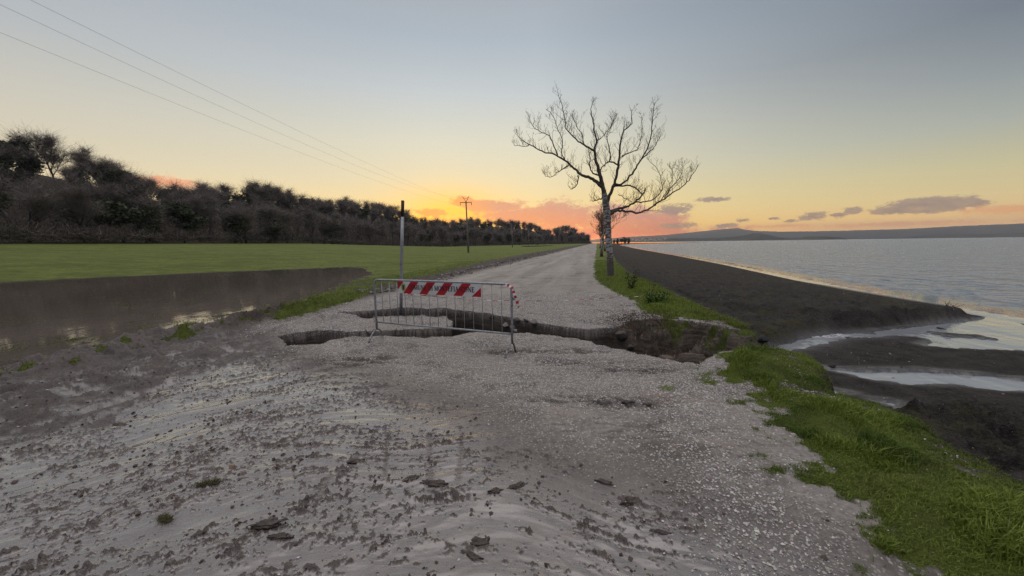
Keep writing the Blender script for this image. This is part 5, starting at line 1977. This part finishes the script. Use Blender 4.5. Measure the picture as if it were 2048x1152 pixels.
def lawn():
    # near bank on the right
    X, Y, Z, dl, l, s, r = in_mask(620000, 0.9, 7.0, -0.5, 7.2, 301, box_l=(1.0, 4.2), dens=lambda x, y: np.clip(3.2 / np.hypot(x, y), 0.25, 1) ** 1.2)
    n = len(X)
    c1, c2 = gp(1740, 870), gp(1930, 1010)
    lush = ss(0.10, 0.75, fbm(X * 1.6, Y * 1.6, 3, 310) + 0.9 * np.exp(-((dl - 0.45) / 0.42) ** 2) - 0.35)
    short = ss(0.35, 0.0, np.abs(l - 1.75) - 0.1)
    h = (0.020 + 0.034 * r.rand(n)) * (1 + 3.0 * lush * r.rand(n)) * (0.75 + 0.3 * fbm(X * 4, Y * 4, 2, 311))
    edge = ss(0.1, -0.25, dl)
    h = h * (1 + 0.8 * edge)
    g1, g2, g3 = np.array((0.125, 0.180, 0.028)), np.array((0.235, 0.305, 0.050)), np.array((0.135, 0.125, 0.055))
    dk = np.array((0.050, 0.095, 0.014))
    t = r.rand(n, 1)
    col = g1 * (1 - t) + g2 * t
    d_ = ss(-0.1, 0.5, fbm(X * 1.1, Y * 1.1, 3, 312))[:, None]
    col = col * (1 - 0.7 * d_) + dk * 0.7 * d_
    dry = (np.clip(edge + 0.45 * (r.rand(n) < 0.20) + 0.5 * ss(0.2, 0.7, fbm(X * 0.9, Y * 0.9, 3, 313)) * (1 - lush), 0, 1) * r.rand(n))[:, None]
    col = col * (1 - dry) + g3 * dry
    o = grass_mesh('grass', X, Y, Z, np.clip(h, 0.012, 0.17), 0.0035 + 0.003 * r.rand(n) + 0.002 * lush, col, 0.75, (0.18, -0.05), 5)
    tag(o, 'long green grass on the bank at the right of the track', 'grass', kind='stuff')
    # bank of the far side with the trees
    X, Y, Z, dl, l, s, r = in_mask(500000, 0.5, 11.0, 7.0, 34.0, 302, box_l=(-0.8, 4.0), dens=lambda x, y: np.clip(9.0 / np.hypot(x, y), 0.1, 1) ** 1.6)
    n = len(X)
    h = (0.03 + 0.05 * r.rand(n)) * (1 + 0.8 * ss(0.1, 0.7, fbm(X * 0.9, Y * 0.9, 3, 314)))
    t = r.rand(n, 1)
    col = g1 * (1 - t) + g2 * t
    dry = np.clip(0.55 * r.rand(n) * ss(-0.2, 0.6, fbm(X * 0.5, Y * 0.5, 3, 315) + 0.4 * ss(0.6, 0, dl)) + 0.5 * ss(0.2, -0.3, dl), 0, 1)[:, None]
    col = col * (1 - dry) + g3 * dry
    o = grass_mesh('grass', X, Y, Z, h, 0.009 + 0.006 * r.rand(n), col, 0.7, (0.1, 0), 6)
    tag(o, 'shorter green grass round the foot of the trees beyond the hole', 'grass', kind='stuff')
    # verge and berm on the left, tufts at the flood's edge
    X, Y, Z, dl, l, s, r = in_mask(620000, -15, -0.5, 2.5, 34.0, 303, box_l=(-12, -7.0), dens=lambda x, y: np.clip(6.0 / np.hypot(x, y), 0.1, 1) ** 1.4)
    k = (Z > FLOOD_Z - 0.02) & (l < -7.0)
    X, Y, Z, l, s = X[k], Y[k], Z[k], l[k], s[k]
    n = len(X)
    bank = (l > -8.7)
    st = sdf_near(X, Y, P_STRIP, 2) > -0.1
    h = np.where(bank, 0.03 + 0.05 * r.rand(n), 0.03 + 0.05 * r.rand(n)) + np.where(st, 0.05 * r.rand(n) + 0.02, 0)
    t = r.rand(n, 1)
    col = g1 * (1 - t) + g2 * t
    dry = (r.rand(n) * np.where(bank & ~st, 0.9, 0.35))[:, None]
    col = col * (1 - dry) + np.array((0.080, 0.078, 0.030)) * dry
    o = grass_mesh('grass', X, Y, Z, h, 0.008 + 0.005 * r.rand(n), col, 0.7, (0, 0), 7)
    tag(o, 'patchy grass on the churned verge left of the track', 'grass', kind='stuff')
    # blades standing in the flood shallows, in drifts
    r = np.random.RandomState(304)
    N = 260000
    S_, L_ = 2 + 36 * r.rand(N), -9 - 20 * r.rand(N) ** 1.4
    X, Y = to_xy(L_, S_)
    f = fbm(L_ * 0.45, S_ * 1.1, 4, 320, 0.6) + 0.55 * ss(16, 30, S_) + 0.25 * ss(-14, -9.5, L_) - 0.45
    k = (f > 0.28 * r.rand(N) + 0.12) & (r.rand(N) < np.clip(9 / np.hypot(X, Y), 0.15, 1))
    X, Y = X[k], Y[k]
    n = len(X)
    t = r.rand(n, 1)
    col = np.array((0.10, 0.15, 0.02)) * (1 - t) + np.array((0.17, 0.19, 0.055)) * t
    o = grass_mesh('drowned_grass', X, Y, np.full(n, FLOOD_Z - 0.01), 0.025 + 0.045 * r.rand(n), 0.012 + 0.008 * r.rand(n), col, 1.3, (0, 0), 8)
    tag(o, 'pale green blades poking out of the flood water in drifts', 'grass', kind='stuff')


lawn()


# ------------------------------------------------------------------ loose stones
def stones(name, X, Y, Z, size, col, seed, label, flat=0.6):
    r = np.random.RandomState(seed)
    n = len(X)
    u = np.array([(1, 0, 0), (0, 1, 0), (-1, 0, 0), (0, -1, 0), (0, 0, 1), (0, 0, -1)], float)
    F0 = np.array([(0, 1, 4), (1, 2, 4), (2, 3, 4), (3, 0, 4), (1, 0, 5), (2, 1, 5), (3, 2, 5), (0, 3, 5)])
    V = u[None] * (0.75 + 0.5 * r.rand(n, 6, 1)) * size[:, None, None] * 0.5
    V = V * np.stack([0.8 + 0.5 * r.rand(n), 0.7 + 0.4 * r.rand(n), flat * (0.6 + 0.6 * r.rand(n))], -1)[:, None, :]
    V += r.randn(n, 6, 3) * size[:, None, None] * 0.07
    a = r.rand(n) * 6.283
    ca_, sa_ = np.cos(a)[:, None], np.sin(a)[:, None]
    x, y = V[:, :, 0] * ca_ - V[:, :, 1] * sa_, V[:, :, 0] * sa_ + V[:, :, 1] * ca_
    V = np.stack([x + X[:, None], y + Y[:, None], V[:, :, 2] + (Z + size * 0.12)[:, None]], -1)
    F = (np.arange(n)[:, None, None] * 6 + F0[None]).reshape(-1, 3)
    c = np.repeat(np.concatenate([col, np.ones((n, 1))], 1), 6, axis=0)
    o = mesh_np(name, V.reshape(-1, 3), F, M_STONE, smooth=False, attrs={'tint': c})
    tag(o, label, 'gravel', kind='stuff')
    return o


M_STONE = attr_mat('loose_stone', 0.75, 0.35)


def gravel():
    r = np.random.RandomState(401)
    N = 330000
    X, Y = -7 + 11 * r.rand(N), 1.2 + 11 * r.rand(N) ** 1.15
    z, m1, m2, dh, dl, l, s = height(X, Y)
    f = fbm(X * 0.9, Y * 0.9, 4, 410, 0.6) + 0.35 * fbm(X * 3, Y * 3, 3, 411)
    lane = np.exp(-((l - np.interp(s, [1.5, 3, 4.5, 6], [0.95, 0.9, 0.95, 0.8])) / 0.33) ** 2) * ss(5.5, 4.5, s)
    white = np.exp(-(((X - gp(1180, 735)[0]) / 1.4) ** 2 + ((Y - gp(1180, 735)[1]) / 0.8) ** 2)) + 0.8 * np.exp(-(((X - gp(1060, 790)[0]) / 0.8) ** 2 + ((Y - gp(1060, 790)[1]) / 0.5) ** 2))
    far = ss(7.3, 8.2, Y)
    p = (1 - m1[:, 1]) * (0.05 + 0.85 * ss(0.0, 0.7, f) + 0.8 * white + 0.35 * far) + 1.5 * lane + 0.015 * m1[:, 1]
    p = p * (1 - 0.9 * np.clip(m1[:, 0] * 1.2, 0, 1)) * (dh < 0) * (dl > 0.05) * (l > -7.2)
    k = r.rand(N) < p
    X, Y, z, lane, d = X[k], Y[k], z[k], lane[k], np.hypot(X[k], Y[k])
    n = len(X)
    sz = (0.006 + 0.013 * r.rand(n) ** 2.2) * (1 + 0.5 * ss(3, 8, d)) * (1 + 0.55 * lane * r.rand(n))
    g_ = (0.20 + 0.52 * r.rand(n, 1) ** 1.2)
    col = g_ * np.array([(1.0, 0.95, 0.89)]) * (1 + 0.05 * r.randn(n, 3))
    stones('gravel', X, Y, z, sz, np.clip(col, 0.05, 0.75), 402, 'pale crushed stone scattered over the track')
    # brown crumbs of soil lying on the wet film
    N = 100000
    X, Y = -8 + 11 * r.rand(N), 0.9 + 4.5 * r.rand(N) ** 1.2
    z, m1, m2, dh, dl, l, s = height(X, Y)
    f = fbm(np.arctan2(X + 0.4, Y + 1.3) * 8, np.hypot(X + 0.4, Y + 1.3) * 5.0, 4, 420, 0.6)
    k = (r.rand(N) < m1[:, 1] * (0.006 + 0.24 * ss(0.15, 0.75, f + 0.25 * ss(0.5, -3, l)))) & (l > -7.6)
    X, Y, z = X[k], Y[k], z[k]
    n = len(X)
    sz = 0.005 + 0.032 * r.rand(n) ** 4.0
    col = (0.5 + 1.2 * r.rand(n, 1)) * np.array([(0.070, 0.054, 0.044)])
    o = stones('mud_crumbs', X, Y, z, sz, col, 403, 'dark crumbs of soil strewn on the wet mud', 0.55)
    # lumps along the left edge of the track, far side
    N = 5200
    S_, L_ = 11 + 60 * r.rand(N) ** 1.3, -7.75 + 0.42 * r.randn(N)
    X, Y = to_xy(L_, S_)
    k = fbm(S_ * 0.5, L_ * 1.5, 3, 425) > 0.0
    X, Y = X[k], Y[k]
    z = height(X, Y, masks=False)
    n = len(X)
    sz = 0.03 + 0.16 * r.rand(n) ** 3
    g_ = 0.07 + 0.30 * r.rand(n, 1) ** 2
    stones('verge_rubble', X, Y, z, sz, g_ * np.array([(1.0, 0.95, 0.88)]), 405, 'rough lumps of soil and stone along the left edge of the track', 0.7)
    # stones, shells and scraps on the black beach
    N = 26000
    X, Y = 2.5 + 22 * r.rand(N), 1.5 + 34 * r.rand(N) ** 1.3
    z, m1, m2, dh, dl, l, s = height(X, Y)
    f = fbm(X * 0.8, Y * 1.6, 4, 430, 0.6)
    fan = np.exp(-(((X - gp(1700, 705, -1)[0]) / 2.0) ** 2 + ((Y - gp(1700, 705, -1)[1]) / 0.7) ** 2))
    sh = np.interp(s, SHORE_S, SHORE_L) - l
    wr = np.exp(-((sh - 1.6) / 0.7) ** 2) * (s > 14)
    k = (m1[:, 3] > 0.8) & (z > LAKE_Z + 0.01) & (r.rand(N) < 0.05 + 0.22 * ss(0.1, 0.8, f) + 0.9 * fan + 0.35 * wr)
    X, Y, z = X[k], Y[k], z[k]
    n = len(X)
    sz = 0.012 + 0.035 * r.rand(n) ** 3.5
    g_ = 0.05 + 0.42 * r.rand(n, 1) ** 2.5
    col = g_ * np.array([(1.0, 0.95, 0.88)])
    stones('beach_stones', X, Y, z, sz, col, 404, 'small stones and shells scattered on the dark beach')


gravel()


# ------------------------------------------------------------------ rubble in the hole, roots, small plants, litter
def rock(px, py, z, size, label, col=(0.24, 0.22, 0.20), seed=1, flat=0.7, name='broken_stone'):
    r = random.Random(seed)
    import bmesh
    bm = bmesh.new()
    bmesh.ops.create_icosphere(bm, subdivisions=3, radius=0.5)
    ns = [Vector((r.uniform(-1, 1), r.uniform(-1, 1), r.uniform(-1, 1))).normalized() for _ in range(9)]
    for v in bm.verts:
        for n_ in ns:
            d = v.co.dot(n_) - 0.33
            if d > 0:
                v.co -= n_ * d * 0.92
        v.co += Vector((r.uniform(-1, 1), r.uniform(-1, 1), r.uniform(-1, 1))) * 0.008
        v.co.z *= flat
        v.co *= size
    me = bpy.data.meshes.new(name)
    bm.to_mesh(me)
    bm.free()
    me.materials.append(simple_mat('stone_surface', col, 0.85, col2=tuple(c * 0.6 for c in col), scale=9, bmp=0.5, bscale=30))
    o = bpy.data.objects.new(name, me)
    COL.objects.link(o)
    p = hit(px, py)
    o.location = (p[0], p[1], p[2] + size * flat * 0.22)
    o.rotation_euler = (r.uniform(-.3, .3), r.uniform(-.3, .3), r.uniform(0, 6))
    tag(o, label, 'stone')
    return o


rock(1067, 655, -0.35, 0.22, 'grey pointed stone lodged in the hole just right of the barrier', seed=3)
rock(1035, 652, -0.35, 0.20, 'pale chunk of rubble in the hole right beside the barrier upright', (0.34, 0.31, 0.28), 4)
rock(1012, 655, -0.35, 0.17, 'pale chunk of rubble in the hole behind the right end of the barrier', (0.34, 0.31, 0.28), 5)
rock(1052, 660, -0.4, 0.13, 'small pale stone on the rubble below the grey pointed stone', (0.36, 0.33, 0.30), 14)
rock(1025, 662, -0.4, 0.15, 'squarish pale lump at the front of the rubble beside the barrier foot', (0.31, 0.28, 0.25), 15)
rock(985, 648, -0.4, 0.20, 'dark stone deep in the hole behind the barrier bars', (0.13, 0.11, 0.10), 6)
rock(1245, 690, -0.45, 0.30, 'dark block of broken road edge at the foot of the hanging roots', (0.10, 0.085, 0.072), 7, 0.9)
rock(1262, 700, -0.3, 0.16, 'small dark clod beside the block under the roots', (0.10, 0.085, 0.072), 8)
rock(1525, 690, -1.0, 0.20, 'wet black stone at the tip of the grassy bank', (0.03, 0.03, 0.033), 9)
rock(1664, 733, -1.0, 0.16, 'dark stone in the stream bed beyond the grass mound', (0.05, 0.045, 0.04), 10)
rock(1886, 662, -1.08, 0.30, 'low dark stone lying in the bright lagoon', (0.04, 0.037, 0.035), 11, 0.35)
rock(1788, 762, -1.05, 0.13, 'small brown stone in the shallow stream channel', (0.10, 0.08, 0.06), 12)


def clod(px, py, size, label, seed, turf=False, flat=0.5):
    r = np.random.RandomState(seed)
    import bmesh
    bm = bmesh.new()
    bmesh.ops.create_icosphere(bm, subdivisions=4, radius=0.5)
    co = np.array([tuple(v.co) for v in bm.verts])
    d = 0.22 * fbm(co[:, 0] * 3 + seed, co[:, 1] * 3 + co[:, 2] * 2, 4, 500 + seed, 0.6) + 0.10 * fbm(co[:, 0] * 11, co[:, 1] * 11 + co[:, 2] * 7, 2, 520 + seed)
    size = size * 0.62
    flat = flat * 0.75
    st = (1.3 + 1.2 * r.rand(), 0.75, flat)
    for v, k in zip(bm.verts, d):
        v.co *= (1 + 1.6 * float(k))
        v.co = Vector((v.co.x * st[0], v.co.y * st[1], v.co.z * st[2])) * size
    me = bpy.data.meshes.new('mud_clod')
    bm.to_mesh(me)
    bm.free()
    me.polygons.foreach_set('use_smooth', np.ones(len(me.polygons), dtype=bool))
    me.materials.append(M_CLOD)
    p = hit(px, py)
    o = bpy.data.objects.new('mud_clod', me)
    COL.objects.link(o)
    o.location = (p[0], p[1], p[2] - size * 0.03)
    o.rotation_euler = (0, 0, r.uniform(-0.5, 0.5))
    tag(o, label, 'clod')
    if turf:
        n = 420
        a = r.rand(n) * 6.283
        q = np.sqrt(r.rand(n)) * size * 0.5
        X, Y = np.cos(a) * q * st[0], np.sin(a) * q * st[1]
        Z = size * flat * 0.45 * np.sqrt(np.clip(1 - (q / (size * 0.5)) ** 2, 0, 1))
        t = r.rand(n, 1)
        c = np.array((0.09, 0.10, 0.03)) * (1 - t) + np.array((0.13, 0.11, 0.06)) * t
        g_ = grass_mesh('grass_tuft', X, Y, Z, 0.012 + 0.025 * r.rand(n), 0.003 + 0.002 * r.rand(n), c, 1.4, (0, 0), seed, o)


M_CLOD = simple_mat('wet_soil_clod', (0.040, 0.030, 0.024), 0.5, col2=(0.115, 0.090, 0.076), scale=22, bmp=0.9, bscale=55)
clod(418, 968, 0.13, 'flat turf clod with dull grass on top, lying on the mud left of centre', 1, True)
clod(330, 1040, 0.10, 'small clod with bits of grass below and left of the turf clod', 2, True)
clod(536, 1052, 0.15, 'long dark ridge-like clod near the bottom edge left of centre', 3)
clod(560, 1072, 0.09, 'crumbly clod touching the long dark clod on its lower right', 4)
clod(822, 958, 0.13, 'grey slab of mud pushed up at the end of the tyre marks', 5)
clod(866, 966, 0.15, 'pale-topped curl of mud just right of the end of the tyre marks', 6)
clod(990, 985, 0.12, 'dark branching clod on smooth mud right of the tyre marks', 7)
clod(1032, 972, 0.11, 'dark clod a hand to the right of the branching clod', 8)
clod(960, 1088, 0.15, 'big rough clod with rusty debris near the bottom centre', 9)
clod(945, 1115, 0.10, 'lower clod hanging under the big rough clod at the bottom centre', 10)
clod(1210, 965, 0.13, 'lumpy clod in the line of churned mud right of centre', 11)
clod(1262, 1005, 0.15, 'long sloping clod at the lower end of the churned line right of centre', 12)
clod(1320, 1068, 0.07, 'lone small clod on smooth mud at lower right', 13)
clod(712, 925, 0.10, 'flat clod among fine crumbs above the grey slab of mud', 14)
clod(240, 850, 0.14, 'dark lump on the wet rut at the far left', 15)
clod(1255, 805, 0.15, 'overturned dark plate of road crust on the gravel right of centre', 16, False, 0.3)
clod(1292, 812, 0.12, 'second dark plate of crust just right of the overturned one', 17, False, 0.3)


def roots(name, cx, cy, w, d, n, label, seed, col, hang=0.5):
    r = random.Random(seed)
    segs = []
    PP = np.array([gp(r.gauss(cx, w), r.gauss(cy, d), -0.25) for _ in range(n)])
    ZZ = height(PP[:, 0], PP[:, 1], masks=False)
    for p, zz in zip(PP, ZZ):
        z0 = float(zz) + 0.02
        q = Vector((p[0], p[1], z0))
        dd = Vector((r.uniform(-1, 1), r.uniform(-1, 0.5), r.uniform(-0.1, 1.0))).normalized()
        k = r.randint(5, 9)
        L = r.uniform(0.10, 0.34)
        for i in range(k):
            dd = (dd + Vector((r.uniform(-1, 1), r.uniform(-1, 1), r.uniform(-1.1, 0.7))) * 0.45 + Vector((0, -0.05, -0.30 * hang))).normalized()
            q2 = q + dd * L / k
            g_ = 0
            rad = r.uniform(0.0025, 0.0065)
            segs.append((q.copy(), q2.copy(), rad * (1 - i / k * 0.6), rad * (1 - (i + 1) / k * 0.6), 3))
            q = q2
    random.seed(seed)
    v, f, c = skeleton_mesh(segs, 0.0016, col, n=3, jitter=0.4)
    o = mesh_np(name, v, f, M_TWIG, smooth=False, attrs={'tint': c})
    tag(o, label, 'roots')


roots('root_tangle', 1285, 668, 36, 14, 900, 'reddish brown roots hanging over the broken far edge of the hole', 1, (0.085, 0.058, 0.044), 0.7)
roots('root_tangle', 1352, 698, 26, 10, 650, 'tangle of pale brown roots on the clod at the mouth of the gully', 2, (0.15, 0.112, 0.082), 0.3)
roots('root_tangle', 1408, 685, 24, 16, 420, 'brown grass roots trailing down the bank by the gully', 3, (0.11, 0.095, 0.055), 1.2)


def plant(name, px, py, H, n_st, label, seed, col, leaf=0.05, spread=0.18, leaves=26, stemcol=(0.06, 0.045, 0.03)):
    p = hit(px, py)
    root = empty(name, p)
    tag(root, label, 'plant')
    r = random.Random(seed)
    segs, lc = [], []
    for _ in range(n_st):
        a = r.uniform(0, 6.28)
        q = Vector((math.cos(a) * spread * 0.3 * r.random(), math.sin(a) * spread * 0.3 * r.random(), -0.02))
        dd = Vector((math.cos(a) * spread, math.sin(a) * spread, 1)).normalized()
        h = H * r.uniform(0.55, 1)
        for i in range(7):
            dd = (dd + Vector((r.uniform(-1, 1), r.uniform(-1, 1), 0.2)) * 0.12).normalized()
            q2 = q + dd * h / 7
            segs.append((q.copy(), q2.copy(), 0.006 * (1 - i / 9), 0.006 * (1 - (i + 1) / 9), 3))
            for _k in range(leaves // 7):
                lc.append(tuple(q2 + Vector((r.gauss(0, 1), r.gauss(0, 1), r.gauss(0, 1))) * leaf * 0.9))
            q = q2
    if n_st <= 4:
        for k in range(n_st):
            add_vfc('stem', skeleton_mesh(segs[k * 7:(k + 1) * 7], 0.002, stemcol, n=3), M_TWIG, root)
    else:
        add_vfc('stem', skeleton_mesh(segs, 0.002, stemcol, n=3), M_TWIG, root)
    lc = np.array(lc)
    n = len(lc)
    rr = np.random.RandomState(seed)
    add_vfc('foliage', leaf_quads(lc, leaf * (0.8 + 0.7 * rr.rand(n)), np.array(col)[None] * (0.5 + rr.rand(n, 1))), M_TWIG, root)


plant('young_shrub', 1263, 578, 0.80, 13, 'upright dark young shrub standing in grass near the big tree', 31, (0.050, 0.060, 0.028), 0.042, 0.22, 34)
plant('dead_weed', 1303, 594, 0.60, 4, 'dry reddish weed stalk rising beside the leafy green clump', 32, (0.075, 0.045, 0.035), 0.028, 0.16, 16)
plant('leafy_weed', 1312, 603, 0.36, 26, 'low clump of dark green leaves at the edge of the grass bank', 33, (0.070, 0.120, 0.028), 0.05, 0.9, 18)


def pole_sticks():
    drift = simple_mat('driftwood', (0.16, 0.13, 0.10), 0.9, col2=(0.09, 0.07, 0.055), scale=12)
    for (px, py, n, L, seed, lab) in [(1900, 617, 7, 0.34, 51, 'sprawl of thin dry sticks near the tip of the sand spit'),
                                      (1822, 622, 1, 0.9, 52, 'pale driftwood branch lying along the sand spit'),
                                      (1795, 614, 5, 0.30, 53, 'small heap of dark drift scraps on the spit with a white speck')]:
        p = hit(px, py)
        z = p[2]
        r = random.Random(seed)
        mb = MB()
        for k in range(n):
            a = r.uniform(-0.5, 3.6) if n > 1 else r.uniform(-0.3, 0.1)
            el = r.uniform(0.05, 0.9) if n > 1 else 0.03
            q = Vector((r.uniform(-.15, .15), r.uniform(-.15, .15), 0.02))
            pts, rd = [q.copy()], [0.012]
            for i in range(5):
                q = q + Vector((math.cos(a) * math.cos(el), math.sin(a) * math.cos(el) * 0.6, math.sin(el))) * L / 5 * r.uniform(0.7, 1.2)
                a += r.uniform(-.25, .25)
                pts.append(q.copy())
                rd.append(0.012 * (1 - i / 6))
            mb.tube(pts, rd, 5)
        o = mb.build('drift_debris' if n == 5 else 'driftwood', drift)
        o.location = (p[0], p[1], z)
        tag(o, lab, 'driftwood', kind='stuff' if n == 5 else None)


pole_sticks()


def fallen_leaf(px, py, s_, label, seed):
    p = gp(px, py)
    z = hz(*p)
    r = random.Random(seed)
    V, F = [(0, 0, 0.02)], []
    n = 15
    for k in range(n):
        a = k / n * 6.283
        rr = s_ * (0.55 + 0.45 * abs(math.cos(a * 2.5)))
        V.append((rr * math.cos(a), rr * math.sin(a) * 0.8, 0.015 + s_ * 0.35 * math.sin(a + 1) ** 2))
    for k in range(n):
        F.append((0, 1 + k, 1 + (k + 1) % n))
    st = len(V)
    V += [(-s_ * 1.5, 0.003, 0.01), (-s_ * 1.5, -0.003, 0.012), (-s_ * 0.3, 0, 0.02)]
    F.append((st, st + 1, st + 2))
    me = bpy.data.meshes.new('fallen_leaf')
    me.from_pydata(V, [], F)
    me.materials.append(simple_mat('dry_leaf', (0.20, 0.125, 0.07), 0.8, col2=(0.12, 0.07, 0.04), scale=30))
    o = bpy.data.objects.new('fallen_leaf', me)
    COL.objects.link(o)
    o.location = (p[0], p[1], z)
    o.rotation_euler = (0.2, 0.1, r.uniform(0, 6))
    tag(o, label, 'leaf')


fallen_leaf(398, 878, 0.035, 'curled tan leaf lying on the glossy mud left of centre', 1)
fallen_leaf(465, 935, 0.03, 'brown leaf scrap on the mud below the tan leaf', 2)


# ------------------------------------------------------------------ village on the far shore
def village():
    wall = simple_mat('pale_render', (0.60, 0.57, 0.52), 0.9, col2=(0.5, 0.47, 0.42), scale=0.3)
    roof = simple_mat('clay_roof', (0.20, 0.10, 0.07), 0.9, col2=(0.15, 0.08, 0.06), scale=0.5)
    r = random.Random(77)
    first = None
    for k in range(16):
        px = [1266, 1272, 1279, 1284, 1290, 1296, 1301, 1306, 1311, 1317, 1322, 1276, 1287, 1299, 1309, 1330][k]
        el = 478.5 + (k % 3) * 1.2 - (2.0 if k > 10 else 0)
        P = dp(px, el, 3450 + (k % 4) * 20)
        if first is None:
            root = empty('lakeside_house', (0, 0, 0))
            w = MB()
            w.add([(-7, -5, -8), (7, -5, -8), (7, 5, -8), (-7, 5, -8), (-7, -5, 6), (7, -5, 6), (7, 5, 6), (-7, 5, 6), (-7, 0, 8.4), (7, 0, 8.4)],
                  [(0, 1, 5, 4), (2, 3, 7, 6), (1, 2, 6, 9, 5), (3, 0, 4, 8, 7)])
            w.build('wall', wall, root, smooth=False)
            q = MB()
            q.add([(-7.6, -5.8, 5.8), (7.6, -5.8, 5.8), (7.6, 0, 8.8), (-7.6, 0, 8.8), (7.6, 5.8, 5.8), (-7.6, 5.8, 5.8)], [(0, 1, 2, 3), (3, 2, 4, 5)])
            q.build('roof', roof, root, smooth=False)
            first, kids = root, list(root.children)
            o = root
        else:
            o = first.copy()
            COL.objects.link(o)
            for ch in kids:
                c = ch.copy()
                COL.objects.link(c)
                c.parent = o
        o.location = (P.x, P.y, P.z)
        o.rotation_euler = (0, 0, r.uniform(-0.6, 0.6) - math.atan2(P.x, P.y))
        o.scale = (r.uniform(0.8, 1.4),) * 3
        tag(o, 'tiny pale house of the village on the far shore under the hills', 'house', 'houses of the village across the lake')


village()

# ------------------------------------------------------------------ evening haze
def haze():
    mb = MB()
    mb.box((4300, 3900, 190), (10800, 10600, 400))
    mt = bpy.data.materials.new('haze_air')
    mt.use_nodes = True
    t = mt.node_tree
    t.nodes.clear()
    out = t.nodes.new('ShaderNodeOutputMaterial')
    v = t.nodes.new('ShaderNodeVolumePrincipled')
    v.inputs['Color'].default_value = (0.84, 0.90, 1.0, 1)
    v.inputs['Density'].default_value = HAZE_DENSITY
    v.inputs['Anisotropy'].default_value = 0.2
    t.links.new(v.outputs[0], out.inputs['Volume'])
    o = mb.build('haze', mt, smooth=False)
    tag(o, 'thin evening haze over the lake', 'haze', kind='stuff')


haze()
